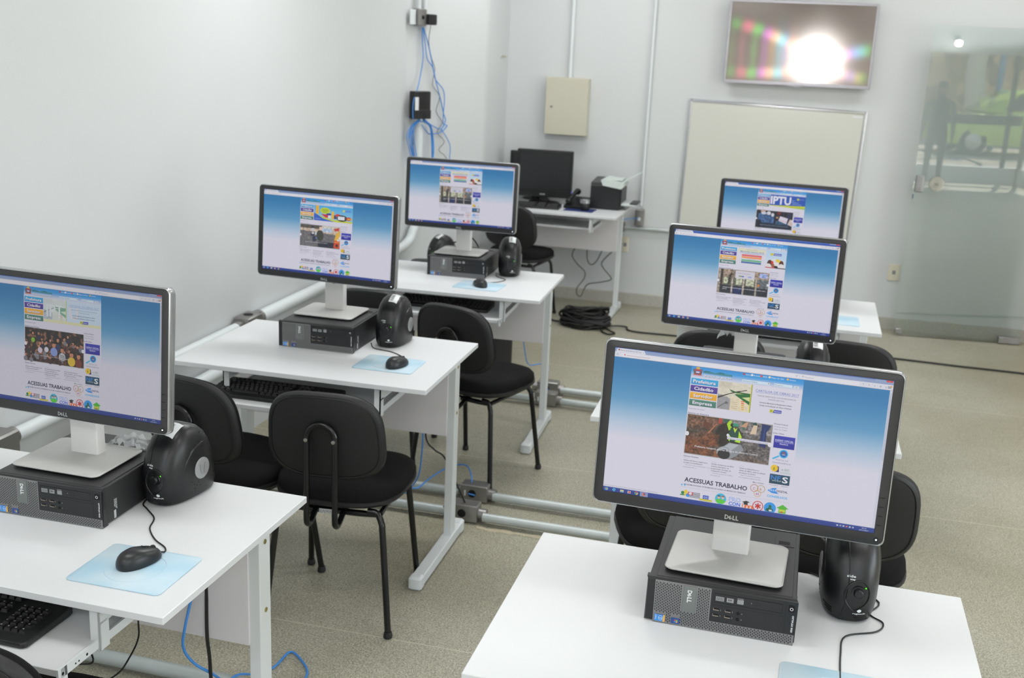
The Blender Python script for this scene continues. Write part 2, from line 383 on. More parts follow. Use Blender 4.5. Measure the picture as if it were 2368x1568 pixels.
D = {
 1: ((-.019, -1.526), -.025, .115, 'white desk nearest the lower left corner, only its right half in view'),
 2: ((0, 0), 0, .10, 'white desk in the middle of the left row, its keyboard tray pulled out'),
 3: ((.059, 1.407), .024, .05, 'white desk at the far end of the left row beside the black cable coil'),
 4: ((1.487, -1.548), -.02, -.10, 'white desk at the lower right under the biggest monitor, nothing to its left half'),
 5: ((1.457, -.054), -.003, 0, 'white desk mostly hidden behind the nearest right monitor, only its two front corners showing'),
 6: ((1.507, 1.425), -.022, .0, 'white desk in the farthest right row with its right end clear before the glass door'),
 7: ((-.007, 4.031), -.022, -.07, 'white desk against the back wall carrying the printer and the unlit monitor'),
}
DESK = {k: make_desk(l, p, rz, to) for k, (p, rz, to, l) in D.items()}

# ------------------------------------------------------------------ chairs
def make_chair(label, loc, rz):
    t = thing('chair', label, 'chair', (loc[0], loc[1], 0), rz, 'black upholstered chairs')
    # seat cushion: rounded trapezoid, crowned
    def seat_out(s, dz=0):
        o = []
        for x, y in sup(.425, .405, 3.0, 40): o.append((x*s*(1+.10*y/.2*.5), y*s))
        return o
    mb = MB(); S = []
    for s, z in ((.90, .428), (.98, .436), (1.0, .452), (.985, .470), (.93, .482), (.78, .488), (.5, .491), (.2, .492)):
        S.append([(x, y, z-(.010*max(0, (y-.08)/.12)**2 if z > .45 else 0)) for x, y in seat_out(s)])
    mb.loft(S); st = mb.build('seat', M_blackfab, t)
    mb = MB(); mb.loft([[(x, y, z) for x, y in seat_out(s)] for s, z in ((.86, .414), (.97, .420), (1.012, .430), (1.012, .440), (.97, .442))]); mb.build('seat_shell', M_shell, st)
    # backrest: curved pad
    def back(mb, w, h, th, y0, e=3.2, grow=0):
        rows = []
        for (s, d) in th:
            q = []
            for x, z in sup(w, h, e, 48):
                x, z = x*s, z*s; q.append((x*(1-.05*z/.14), y0+d-.0+.55*x*x*1.0-.10*(z)*0 - .16*z, z))
            rows.append(q)
        return rows
    BZ = .664
    bk = MB(); bk.M = Matrix.Translation((0, -.225, BZ))
    bk.loft(back(bk, .365, .285, [(.97, -.004), (1.0, .004), (1.0, .016), (.96, .028), (.85, .036), (.5, .041), (.1, .042)], 0))
    b_ = bk.build('backrest', M_blackfab, t)
    bs = MB(); bs.M = Matrix.Translation((0, -.225, BZ))
    bs.loft(back(bs, .372, .292, [(.1, -.020), (.5, -.020), (.86, -.018), (.95, -.014), (.99, -.006), (1.0, .003), (.985, .006)], 0))
    sh = bs.build('backrest_shell', M_shell, b_)
    sm = MB(); sm.M = Matrix.Translation((0, -.225, BZ)); q = back(sm, .372, .292, [(.915, -.0175)], 0)[0]
    sm.tube(q+[q[0], q[1]], .0013, 6); sm.build('seam', M_blackpl, sh)
    # bent tube carrying the backrest
    mb = MB(); P = []
    for k in range(13):
        a = PI*k/12; P.append((.045*math.cos(a), -.252-.010, .655+.045*math.sin(a)+.012))
    def dn(x): return [(x, -.262, .60), (x, -.262, .50), (x, -.264, .41), (x, -.258, .388), (x, -.238, .378), (x, -.21, .384), (x, -.15, .404), (x, 0, .41)]
    path = list(reversed(dn(.045)))+P+dn(-.045)
    mb.tube(smooth_path(path, 3), .0095, 12); sup_ = mb.build('back_support', M_tube, t)
    mb = MB()
    for x in (-.043, .043): mb.lathe([(.001, .004), (.006, .003), (.007, 0), (.007, -.004)], 12, 0, Matrix.Translation((x, -.274, .665)) @ Matrix.Rotation(PI/2, 4, 'X'))
    mb.build('bolt', M_chrome, sup_)
    # under frame: two cross rails and label
    mb = MB()
    for y in (-.165, .14): mb.tube([(-.16, y, .395), (-.10, y, .395), (.10, y, .395), (.16, y, .395)], [.008, .0105, .0105, .008], 12)
    for x in (-.16, .16): mb.tube([(x, -.165, .398), (x, .14, .398)], .0095, 10)
    fr = mb.build('under_frame', M_tube, t)
    mb = MB(); mb.box(-.034, .018, -.1768, -.1762, .388, .402); add_text(mb, '||I|II|I||', -.031, -.005, .009, .044, 1, 0, Matrix.Translation((0, -.1772, .396)) @ XZ)
    mb.build('inventory_label', [M_label, M_bar], fr, smooth=False)
    for sx in (-1, 1):
        for sy in (-1, 1):
            ft = (sx*(.205 if sy < 0 else .195), sy*(.215 if sy < 0 else .21), .012); tp = -.165 if sy < 0 else .14
            mb = MB(); mb.tube(smooth_path([(sx*.12, tp, .405), (sx*.15, tp, .400), (sx*.168, tp+sy*.012, .375), (sx*.175, tp+sy*.018, .33), ft], 4), .0105, 12)
            lg = mb.build('leg', M_tube, t)
            mb = MB(); mb.lathe([(.012, 0), (.0145, .003), (.0145, .012), (.012, .022)], 14, 0, Matrix.Translation((ft[0], ft[1], 0)))
            mb.build('rubber_foot', M_blackpl, lg)
    return t
chair0 = make_chair('black chair in the left row seen squarely from behind with its curved bracket', (-.245, -.062), math.radians(5))
for lb, loc, rz in (
    ('black chair behind the lower left voltage stabilizer, pushed under the middle left desk', (-.635, -.075), math.radians(-12)),
    ('black chair standing at the right front of the farthest left desk', (-.137, 1.17), math.radians(-17)),
    ('black chair partly behind the middle left monitor, at the left of the farthest left desk', (-.63, 1.31), math.radians(4)),
    ('black chair at the back wall desk below the unlit monitor', (-.66, 4.07), math.radians(-8)),
    ('black chair to the right of the nearest right monitor', (1.285, -.12), math.radians(6)),
    ('black chair left of and behind the nearest right computer, only seat edge showing', (.87, -.08), math.radians(14)),
    ('black chair seen just left under the middle right monitor, in the farthest right row', (.86, 1.2), math.radians(3)),
    ('black chair seen just right under the middle right monitor, in the farthest right row', (1.38, 1.24), math.radians(-6)),
    ('black chair at the lower left edge before the nearest left desk, only its top showing', (-.272, -1.553), math.radians(-2)),
    ):
    dup(chair0, lb, (loc[0], loc[1], 0), rz)

# ------------------------------------------------------------------ desktop computers
def make_pc(label, loc, rz):
    W_, H_, Dp = .29, .093, .312
    t = thing('desktop_computer', label, 'computer', (loc[0], loc[1], DH), rz, 'small black desktop computers lying flat')
    mb = MB(); mb.box(.004, W_-.004, .018, Dp, .003, H_-.001, .0015)
    mb.box(.018, W_-.012, .012, Dp-.002, H_-.002, H_+.0008, .0006)                    # lid
    for x in (.03, .26):
        for y in (.04, .27): mb.cyl((x, y, 0), (x, y, .004), .009, 10)
    cs = mb.build('case', M_pc, t, smooth=False)
    mb = MB(); mb.box(.235, .275, .235, .285, H_+.0008, H_+.0018, .0005); mb.box(.243, .266, .243, .258, H_+.0016, H_+.0022, 0, 1)
    mb.build('release_latch', [M_pc, M_slot], cs, smooth=False)
    # front bezel, slightly bowed chamfers
    mb = MB(); mb.loft([[(x, 0 if 0 < i < 3 else .006, z) for i, (x, z) in enumerate(((0+dx, .0), (.003+dx, .006), (.003+dx, H_-.004), (0+dx, H_)))] + [(dx, .02, H_), (dx, .02, 0)] for dx in (.0, W_-.003)])
    mb.build('front_bezel', M_pcd, t, smooth=False)
    gx0, gx1 = .018, W_-.002; bx = .127; bz = .0225
    mb = MB(); mb.box(gx0, gx1, -.003, .001, .001, bz); mb.box(gx0, bx, -.003, .001, bz, H_-.003)
    pw, ph = .0034, .0058
    i = 0; x = gx0+.003
    while x < gx1-.002:
        z = .0035+(i % 2)*ph/2
        while z < H_-.007:
            if (z+.0036 < bz or x < bx-.002) and not (.070 < x < .101 and z > .030) and not (z < .022 and (gx0 < x < .044 or .052 < x < .072)):
                mb.add([(x-.0008, -.0032, z), (x, -.0032, z-.0006), (x+.0008, -.0032, z), (x+.0008, -.0032, z+.003), (x, -.0032, z+.0036), (x-.0008, -.0032, z+.003)], [(0,1,2,3,4,5)], 1)
            z += ph
        x += pw; i += 1
    mb.build('grille', [M_grille, M_slot], t, smooth=False)
    mb = MB(); mb.box(.074, .0985, -.005, 0, .034, H_-.004, .0008)
    MR = Matrix.Translation((.0905, -.0054, H_-.012)) @ XZ @ Matrix.Rotation(-PI/2, 4, 'Z')
    add_mark(mb, 0, -.0085, .0085, 1, MR); mb.build('badge', [M_plate, M_white], t, smooth=False)
    # dark drive bay
    mb = MB(); mb.box(bx, W_-.001, -.0032, .001, bz, H_-.002); bay = mb.build('drive_bay', M_pcd, t, smooth=False)
    mb = MB(); fr_ = [(bx+.006, H_-.009, .262, H_-.0105), (bx+.006, H_-.028, .262, H_-.029), (bx+.006, H_-.029, bx+.0068, H_-.009), (.2612, H_-.029, .262, H_-.009), (.207, H_-.016, .221, H_-.0164), (.207, H_-.021, .221, H_-.0214), (.221, H_-.0214, .2214, H_-.016), (bx+.003, H_-.034, .268, H_-.0345), (.268, bz+.002, .2685, H_-.004)]
    for a, b, c, d in fr_: mb.add([(a, -.0034, min(b, d)), (c, -.0034, min(b, d)), (c, -.0034, max(b, d)), (a, -.0034, max(b, d))], [(0,1,2,3)], 0)
    mb.build('optical_drive', M_slot, bay, smooth=False)
    mb = MB(); P = lambda z=-.0036: Matrix.Translation((0, z, 0)) @ XZ
    for k, (x, w_) in enumerate(((.136, .016), (.157, .013), (.177, .012))):
        mb.add([(x, -.0035, H_-.0245), (x+w_, -.0035, H_-.0245), (x+w_, -.0035, H_-.0155), (x, -.0035, H_-.0155)], [(0,1,2,3)])
    add_text(mb, 'DVD', .1775, H_-.0150, .003, .011, 0, .03, P()); add_text(mb, 'RW', .160, H_-.0215, .004, .007, 1, .03, P(-.0038))
    for k in range(5): mb.box(.138+k*.0028, .1389+k*.0028, -.0037, -.0036, H_-.023, H_-.017, 0, 1)
    mb.box(.203, .2045, -.0036, -.0034, H_-.0195, H_-.018)
    mb.build('disc_marks', [M_disc, M_pcd], bay, smooth=False)
    mb = MB()
    for x in (.133, .1555):
        for z in (H_-.0455, H_-.058):
            mb.box(x, x+.0115, -.0036, -.0033, z, z+.0050, 0, 0); mb.box(x+.0005, x+.011, -.0038, -.0036, z, z+.0014, 0, 1); mb.box(x, x+.0006, -.0038, -.0036, z, z+.005, 0, 1)
            mb.box(x+.0138, x+.0150, -.0037, -.0034, z, z+.0035, 0, 2)
    for z in (H_-.0445, H_-.0570):
        mb.lathe([(.0034, 0), (.0034, .0008), (.0018, .0008), (.0016, .0002)], 14, 0, Matrix.Translation((.1805, -.0032, z)) @ Matrix.Rotation(PI/2, 4, 'X'))
        mb.box(.1865, .189, -.0036, -.0034, z-.001, z+.001, 0, 2)
    mb.build('front_ports', [M_slot, M_usb, M_plate], bay, smooth=False)
    mb = MB(); mb.box(.2725, .2845, -.0045, -.003, H_-.023, H_-.009, .001)
    for k in range(15):
        a0, a1 = k*PI/7.5, (k+1)*PI/7.5
        if 1: mb.add([(.2785+r*math.cos(a), -.0047, H_-.0165+r*math.sin(a)) for r, a in ((.0022, a0), (.0032, a0), (.0032, a1), (.0022, a1))], [(0,1,2,3)], 1)
    mb.build('power_button', [M_slot, M_white], bay, smooth=False)
    mb = MB(); add_text(mb, 'OPTIPLEX 9020', 0, 0, .0034, .035, 0, .03, Matrix.Translation((.281, -.0037, H_-.030)) @ XZ @ Matrix.Rotation(-PI/2, 4, 'Z'))
    mb.build('model_lettering', M_white, bay, smooth=False)
    mb = MB()
    a = -.0036
    mb.add([(.0215, a, .004), (.039, a, .004), (.039, a, .0185), (.0215, a, .0185)], [(0,1,2,3)], 0)
    mb.add([(.038, a-.0001, .004), (.042, a-.0001, .004), (.042, a-.0001, .0185), (.039, a-.0001, .0185)], [(0,1,2,3)], 2)
    for k in range(20):
        a0, a1 = 2*PI*k/20, 2*PI*(k+1)/20
        mb.add([(.0335+r*math.cos(q)*.8, a-.0002, .0113+r*math.sin(q)) for r, q in ((.0045, a0), (.0051, a0), (.0051, a1), (.0045, a1))], [(0,1,2,3)], 1)
    add_text(mb, 'intel', .0302, .0100, .0028, .0066, 1, .01, P(-.0039)); add_text(mb, 'CORE i5', .0, .0, .0025, .010, 1, .01, Matrix.Translation((.0232, -.0039, .0170)) @ XZ @ Matrix.Rotation(-PI/2, 4, 'Z'))
    mb.add([(.054, a, .004), (.071, a, .004), (.071, a, .0165), (.054, a, .0165)], [(0,1,2,3)], 3)
    for dx, dz, mi in ((0, .0032, 4), (.0036, .0032, 5), (0, 0, 0), (.0036, 0, 2)):
        mb.add([(.0605+dx, a-.0002, .0065+dz), (.0637+dx, a-.0002, .0072+dz), (.0637+dx, a-.0002, .0098+dz), (.0605+dx, a-.0002, .0092+dz)], [(0,1,2,3)], mi)
    mb.build('badge_stickers', [M_blue, M_white, M_org, M_blue2, M_red, M_grn], t, smooth=False)
    mb = MB(); Ms = Matrix.Translation((W_-.0038, .055, .052)) @ Matrix.Rotation(PI/2, 4, 'Z') @ XZ @ Matrix.Rotation(-PI/2, 4, 'Z')
    for k, (s, ww) in enumerate((('VOLTAGE 100-240V', .026), ('REG MODEL D07S', .022), ('EQ 40 9CP2', .018))): add_text(mb, s, 0, -k*.004, .0028, ww, 0, .02, Ms)
    for k in range(9): mb.box(W_-.0039, W_-.0037, .045, .053, .024-k*.0022, .0252-k*.0022)
    mb.build('side_sticker', M_white, cs, smooth=False)
    return t
pc0 = make_pc('black desktop computer under the big monitor on the lower right desk', (.865, -1.234), -.025)
for lb, x, y, rz in (
    ('black desktop computer on the lower left desk, its right side catching a shadow', -.639, -1.220, -.01),
    ('black desktop computer on the middle left desk', -.663, .306, .005),
    ('black desktop computer on the farthest left desk', -.573, 1.731, .025),
    ('black desktop computer on the middle right desk, nearly hidden behind the big monitor', .809, .279, -.07),
    ('black desktop computer hidden behind the middle right monitor on the farthest right desk', .92, 1.73, -.08)):
    dup(pc0, lb, (x, y, DH), rz)

# ------------------------------------------------------------------ what the displays show
class Canvas:
    """browser window drawn in 1920 x 1080 picture points, y downwards"""
    def __init__(s, w=.5092, h=.2865): s.v = []; s.f = []; s.c = []; s.k = w/1920; s.kh = h/1080; s.w = w; s.h = h; s.z = 0; s.dz = .000003
    def P(s, x, y): return (x*s.k-s.w/2, -s.z, s.h/2-y*s.kh)
    def raw(s, pts, faces, cols):
        b = len(s.v); s.v += [s.P(*p) for p in pts]; s.c += cols; s.f += [tuple(b+i for i in f) for f in faces]
    def up(s): s.z += s.dz
    def poly(s, pts, c): s.up(); s.raw(pts, [tuple(range(len(pts)))[::-1]], [c]*len(pts))
    def rect(s, x0, y0, x1, y1, c, c2=None): s.up(); c2 = c2 or c; s.raw([(x0, y0), (x0, y1), (x1, y1), (x1, y0)], [(0,1,2,3)], [c, c2, c2, c])
    def hrect(s, x0, y0, x1, y1, c, c2): s.up(); s.raw([(x0, y0), (x0, y1), (x1, y1), (x1, y0)], [(0,1,2,3)], [c, c, c2, c2])
    def ell(s, x, y, rx, ry, c, n=20, a0=0, a1=360): 
        s.up(); pts = [(x, y)]+[(x+rx*math.cos(math.radians(a0+(a1-a0)*k/n)), y-ry*math.sin(math.radians(a0+(a1-a0)*k/n))) for k in range(n+1)]
        s.raw(pts, [(0, k+1, k+2) for k in range(n)], [c]*len(pts))
    def ring(s, x, y, r0, r1, c, n=24, a0=0, a1=360):
        s.up(); pts = []
        for k in range(n+1):
            a = math.radians(a0+(a1-a0)*k/n)
            for r in (r0, r1): pts.append((x+r*math.cos(a), y-r*math.sin(a)))
        s.raw(pts, [(2*k, 2*k+1, 2*k+3, 2*k+2) for k in range(n)], [c]*len(pts))
    def grid(s, x0, y0, x1, y1, nx, ny, fn):
        s.up(); pts = []; cols = []
        for j in range(ny+1):
            for i in range(nx+1):
                u, v = i/nx, j/ny; pts.append((x0+(x1-x0)*u, y0+(y1-y0)*v)); cols.append(fn(u, v))
        s.raw(pts, [(j*(nx+1)+i, (j+1)*(nx+1)+i, (j+1)*(nx+1)+i+1, j*(nx+1)+i+1) for j in range(ny) for i in range(nx)], cols)
    def text(s, t, x, y, h, c, w=None, off=0, cen=False):
        s.up(); vs, fs = glyphs(t, off); x0 = min(p[0] for p in vs); x1 = max(p[0] for p in vs); sx = w/(x1-x0) if w else h
        if cen: x -= (x1-x0)*sx/2
        s.raw([(x+(p[0]-x0)*sx, y-p[1]*h) for p in vs], fs, [c]*len(vs))
    def line(s, x0, y0, x1, y1, t, c):
        d = math.hypot(x1-x0, y1-y0); a, b = -(y1-y0)/d*t/2, (x1-x0)/d*t/2
        s.poly([(x0+a, y0+b), (x1+a, y1+b), (x1-a, y1-b), (x0-a, y0-b)], c)
    def build(s, m, parent, **k):
        me = bpy.data.meshes.new('screen'); me.from_pydata(s.v, [], s.f); me.materials.append(m)
        at = me.color_attributes.new('pix', 'FLOAT_COLOR', 'POINT')
        at.data.foreach_set('color', [q for c in s.c for q in (*lin(c), 1)])
        return obj('screen', me, parent, **k)
def mixc(a, b, t): t = max(0, min(1, t)); return tuple(a[i]+(b[i]-a[i])*t for i in range(3))
def nz(x, y, s=0): return noise.noise((x, y, s))
WH = (214, 212, 226)
def photo_trench(u, v):
    n = nz(u*14, v*8, 1)*.4+nz(u*40, v*22, 2)*.7; w1 = nz(u*5, v*4, 8)*.16; u2, v2 = u+w1, v+w1
    c = mixc((78, 66, 60), (98, 94, 94), (u2-.35)*4)
    c = mixc(c, (108, 78, 62), 1 if v2 < .30 and u2 < .34 else 0)
    c = mixc(c, (126, 122, 122), 1 if v2 < .30 and u2 > .52 else 0)
    c = mixc(c, (112, 66, 44), (v2-.38)*6*(1 if u2 < .36 else 0))
    c = mixc(c, (112, 70, 48), (v2-.84)*8*(.9 if u2 < .5 else .3))
    d = ((u-.50)/.15)**2+((v-.42)/.32)**2
    c = mixc(c, (34, 28, 26), (1.25-d)*3)
    if .26 < u < .40 and .40 < v2 < .68: c = mixc(c, (110, 64, 40), .7)
    return tuple(max(8, q*(1+.85*n)) for q in c)
def photo_lobby(u, v):
    c = (160, 142, 128)
    if u < .05: c = (150, 140, 130)
    elif u < .10: c = (60, 52, 48)
    if v > .34:
        if u > .10: c = (98, 100, 92)
        for a, b in ((.12, .20), (.36, .48), (.56, .72)):
            if a < u < b and v < .62: c = (188, 192, 166)
    if .82 < u < .97 and .05 < v < .24: c = (160, 176, 226)
    if .80 < u and v > .30: c = (104, 112, 116)
    if v > .66 and u > .05: c = (46, 50, 58)
    if v > .72 and .26 < u < .52: c = (36, 48, 92)
    for a in (.29, .51, .76):
        if abs(u-a) < .018 and v > .3: c = (172, 160, 150)
    n = nz(u*22, v*14, 4); return tuple(max(10, q*(1+.45*n)) for q in c)
def photo_crowd(u, v):
    n = nz(u*16, v*10, 7); c = mixc((26, 22, 26), (74, 54, 46), n+.4)
    if n > .3: c = (132, 92, 74)
    if v > .8: c = mixc(c, (64, 30, 28), .5)
    return c
def photo_moto(u, v):
    c = (108, 106, 110) if v > .28+.1*u else (196, 176, 158)
    if v < .16: c = (88, 84, 78) if u < .55 else (206, 200, 190)
    if .5 < u < .8 and .10 < v < .28: c = (176, 196, 220)
    if v > .75 and u > .45: c = (44, 48, 62)
    n = nz(u*20, v*14, 5); return tuple(q*(1+.22*n) for q in c)
def photo_officers(u, v):
    c = (30, 30, 44)
    if .05 < u < .5 and v > .2: c = (58, 92, 138)
    if v > .7: c = (28, 40, 62)
    if u > .55 and v > .55 and v < .75: c = (56, 88, 120)
    n = nz(u*14, v*9, 6); return tuple(max(8, q*(1+.55*n)) for q in c)
def browser(kind):
    c = Canvas(); dark = kind in (5, 6)
    def back(u, v):                                     # page background from blue to near white
        t = (v-.06)/.5
        return mixc(mixc((40, 120, 176), (134, 180, 212), t*1.15), WH, (t-.5)*1.7)
    c.grid(0, 66, 1920, 1045, 8, 40, lambda u, v: back(u, v))
    c.rect(0, 0, 1920, 30, (44, 86, 176) if dark else (140, 158, 196)); c.rect(0, 0, 1920, 6, (90, 120, 190))
    c.rect(0, 30, 1920, 68, (214, 214, 226)); c.poly([(8, 31), (18, 3), (212, 3), (226, 31)], (216, 217, 228)); c.rect(0, 66, 1920, 68, (150, 158, 170))
    c.rect(24, 8, 34, 20, (150, 60, 50)); c.text('Portal da Prefeitura de Fran', 40, 21, 10, (90, 90, 100), 150); c.text('x', 206, 20, 8, (90, 90, 90)); c.text('+', 240, 22, 9, (60, 70, 90))
    c.ell(20, 48, 9, 9, (196, 200, 210)); c.text('<', 15, 53, 9, (110, 130, 160)); c.rect(45, 36, 1300, 62, (226, 224, 232)); c.text('i', 52, 54, 10, (120, 120, 130)); c.rect(70, 43, 78, 53, (190, 70, 60))
    c.text('www.franca.sp.gov.br/portal/', 88, 54, 9, (150, 90, 95), 170); c.rect(1310, 36, 1700, 62, (224, 223, 232)); c.ring(1285, 48, 5, 7, (130, 130, 140), 12, 0, 280)
    c.ring(1325, 46, 4, 6, (110, 110, 120), 12); c.text('Pesquisar', 1340, 53, 8, (130, 130, 140), 60)
    for k, ch in enumerate('*=v#o'): c.text(ch, 1722+k*37, 54, 13, (70, 72, 90))
    c.rect(1885, 42, 1906, 46, (80, 82, 100)); c.rect(1885, 50, 1906, 54, (80, 82, 100)); c.ell(1908, 42, 6, 6, (226, 160, 40))
    c.rect(1800, 2, 1868, 12, (150, 166, 200)); c.rect(1872, 2, 1914, 14, (206, 62, 52)); c.text('x', 1889, 12, 7, WH)
    c.rect(1902, 68, 1920, 1045, (204, 206, 220)); c.rect(1905, 86, 1917, 560, (186, 190, 206))
    # page
    c.rect(560, 69, 1336, 1045, WH)
    c.rect(560, 69, 1336, 100, (38, 140, 214), (60, 156, 222)); c.rect(560, 100, 1336, 150, (60, 156, 222), WH)
    c.poly([(645, 108)]+[(645+k*8, 96-8*abs(nz(k*.7, 3))-4*math.sin(k*.5)) for k in range(26)]+[(850, 112)], (30, 110, 130)); c.poly([(645, 104)]+[(645+k*8, 100-6*abs(nz(k*.5, 9))) for k in range(26)]+[(846, 112)], (60, 136, 146))
    c.rect(580, 84, 632, 126, (150, 76, 66)); c.ell(606, 80, 14, 10, (214, 170, 60)); c.poly([(588, 86), (624, 86), (624, 108), (606, 122), (588, 108)], (66, 96, 168)); c.rect(590, 88, 622, 98, (196, 60, 50)); c.rect(594, 104, 618, 112, (226, 226, 230))
    c.line(574, 86, 584, 126, 5, (70, 96, 60)); c.line(638, 86, 628, 126, 5, (120, 50, 50)); c.rect(574, 126, 638, 132, (206, 120, 120))
    c.text('franca.sp.gov.br', 657, 133, 15, (92, 104, 120), 192, .03); c.text('franca.sp.gov.br', 655, 131, 15, (232, 236, 242), 192, .02)
    for x, q, s, w_ in ((921, (190, 60, 70), 'Início', 34), (976, (226, 226, 226), 'E-mail', 42), (1040, (220, 70, 60), 'RSS', 28), (1096, (226, 220, 200), 'Mapa do Site', 86), (1220, (226, 180, 70), 'Contato', 42)):
        c.ell(x+7, 80, 8, 8, q, 12); c.text(s, x+20, 86, 10, (224, 236, 246), w_)
    c.rect(919, 118, 1110, 136, (204, 224, 238)); c.text('Serviços Online', 924, 132, 10, (84, 100, 120), 100); c.rect(1094, 120, 1108, 134, (214, 214, 220)); c.poly([(1097, 124), (1101, 131), (1105, 124)], (40, 40, 50))
    c.rect(1140, 118, 1262, 136, (208, 226, 238)); c.text('Pesquisar...', 1144, 132, 9, (84, 100, 120), 66); c.rect(1274, 120, 1308, 136, (214, 220, 228)); c.text('OK', 1283, 132, 9, (70, 76, 96))
    for k, (s, q, q2, w_) in enumerate((('Prefeitura', (40, 168, 220), (40, 150, 210), 160), ('Cidadão', (84, 60, 158), (66, 46, 138), 136), ('Servidor', (236, 176, 44), (224, 162, 34), 138), ('Empresa', (76, 134, 118), (58, 116, 100), 140))):
        y = 152+k*51.5; c.rect(566, y, 757, y+45, q, q2); c.text(s, 662-w_/2, y+35, 24, (70, 76, 110), w_, .03); c.text(s, 660-w_/2, y+33, 24, (228, 226, 238), w_, .03)
    c.text('Você está em: Início', 567, 378, 8, (50, 50, 70), 112)
    if kind in (1, 4):
        f = .55 if kind == 1 else 0
        fd = lambda q: mixc(q, (198, 218, 232), f)
        def plans(u, v):
            q = (214, 208, 190)
            if v > .55+.35*(u-.3) and u < .38: q = (150, 150, 154)
            if v > .5 and u >= .38: q = (222, 208, 180)
            if v < .24 and u < .4: q = (200, 194, 176)
            return fd(tuple(w_*(1+.08*nz(u*12, v*12)) for w_ in q))
        c.grid(762, 150, 990, 350, 24, 20, plans)
        c.poly([(762, 262), (762, 276), (900, 206), (960, 196), (958, 190)], fd((60, 56, 50)))
        c.poly([(838, 200), (856, 218), (990, 236), (990, 216), (880, 212)], fd((22, 92, 36)))
        c.poly([(876, 234), (990, 300), (990, 216), (900, 226)], fd((20, 104, 40))); c.poly([(930, 250), (984, 272), (984, 240)], fd((206, 214, 150))); c.poly([(884, 222), (900, 230), (940, 222)], fd((180, 196, 140)))
        for k in range(4): c.line(862, 290+k*14, 906, 291+k*14, 3, fd((176, 160, 130)))
        for k in range(5): c.rect(926+k*2, 274+k*14, 950, 282+k*14, fd((226, 170, 60) if k > 1 else (222, 120, 70)))
        c.line(770, 340, 830, 292, 5, fd((84, 86, 90))); c.ell(826, 300, 12, 9, fd((100, 100, 104)))
        c.rect(986, 148, 992, 350, fd((206, 206, 40))); c.rect(992, 148, 995, 350, fd((90, 96, 60)))
        if kind == 1:
            c.rect(996, 148, 1336, 350, (196, 214, 232)); c.rect(762, 325, 1336, 350, (216, 214, 176))
            c.text('U', 1020, 300, 110, (220, 214, 220), 90, .02); c.text('IPT', 790, 300, 110, (214, 222, 226), 170, .02)
        c.text('CARTILHA DE OBRAS 2017', 1019, 192, 17, (80, 104, 190) if kind == 4 else (140, 160, 210), 295); c.rect(1019, 196, 1314, 198, (110, 130, 200))
        tx = (96, 98, 116) if kind == 4 else (130, 140, 160); tb = (40, 42, 66) if kind == 4 else (70, 80, 110)
        c.text('GUIA DE ORIENTAÇÃO AOS PROFISSIONAIS DA', 1035, 224, 10, tx, 264); c.text('CONSTRUÇÃO CIVIL', 1109, 243, 10, tx, 113)
        c.text('Secretaria Municipal de Planejamento Urbano', 1054, 270, 9.5, tb, 222, .02); c.text('Divisão de Fiscalização de Obras e Posturas', 1056, 290, 9.5, tb, 217, .02)
        c.poly([(1128, 306), (1160, 306), (1150, 328), (1128, 328)], (206, 204, 60)); c.poly([(1160, 306), (1210, 306), (1210, 328), (1150, 328)], (50, 66, 176)); c.text('FRANCA', 1160, 322, 9, WH, 46, .03); c.ring(1140, 317, 4, 7, (110, 120, 60), 12)
        c.rect(1135, 331, 1200, 333, (150, 154, 176))
    elif kind in (3, 5):
        c.rect(772, 152, 1088, 190, (216, 216, 190)); c.text('SECRETARIA DE ENSINO', 868, 170, 8, (120, 120, 110), 130); c.text('Matrículas Abertas 2018', 800, 195, 16, (44, 110, 160), 270, .01); c.rect(790, 202, 1080, 206, (110, 150, 180))
        for y, q in ((222, (222, 84, 90)), (246, (238, 144, 66)), (282, (90, 176, 130)), (306, (44, 96, 156))): c.rect(820, y, 1052, y+20, q); c.rect(830, y+8, 1040, y+10, mixc(q, WH, .5))
        c.text('MATRÍCULAS DAS ETAPAS', 856, 217, 7, (120, 120, 140), 160); c.text('CONFIRMAÇÃO', 880, 277, 7, (120, 120, 140), 110)
        c.rect(1102, 150, 1336, 350, (176, 208, 236), (214, 220, 232)); c.poly([(1150, 176), (1190, 176), (1180, 204), (1150, 204)], (206, 196, 60)); c.poly([(1192, 176), (1276, 176), (1276, 204), (1182, 204)], (76, 96, 186)); c.text('FRANCA', 1196, 198, 14, WH, 74, .03)
        for k, q in enumerate(((226, 210, 60), (160, 200, 60), (220, 220, 220), (230, 200, 60), (214, 70, 60))): c.ring(1218, 352, 78, 112, q, 6, 150-k*30, 178-k*30+2)
        for x, y, rx, ry, q in ((1150, 300, 30, 44, (84, 44, 36)), (1136, 326, 34, 26, (220, 214, 216)), (1218, 318, 40, 40, (226, 222, 224)), (1284, 296, 26, 40, (96, 50, 44)), (1284, 324, 32, 30, (226, 220, 222)), (1180, 286, 14, 20, (214, 60, 50)), (1224, 336, 24, 16, (40, 40, 46)), (1190, 320, 18, 24, (160, 96, 70))): c.ell(x, y, rx, ry, q)
        c.rect(1102, 342, 1210, 352, (196, 50, 50)); c.rect(1210, 342, 1336, 352, (40, 40, 40))
    elif kind == 2:
        c.rect(764, 150, 1336, 350, (60, 168, 226), (150, 200, 226))
        c.rect(790, 152, 836, 262, (232, 176, 50)); c.poly([(764, 250), (840, 284), (960, 322), (1060, 344), (1060, 352), (764, 352)], (44, 96, 196)); c.poly([(790, 256), (900, 296), (1040, 326), (1336, 330), (1336, 352), (1080, 352), (900, 318)], (196, 206, 50))
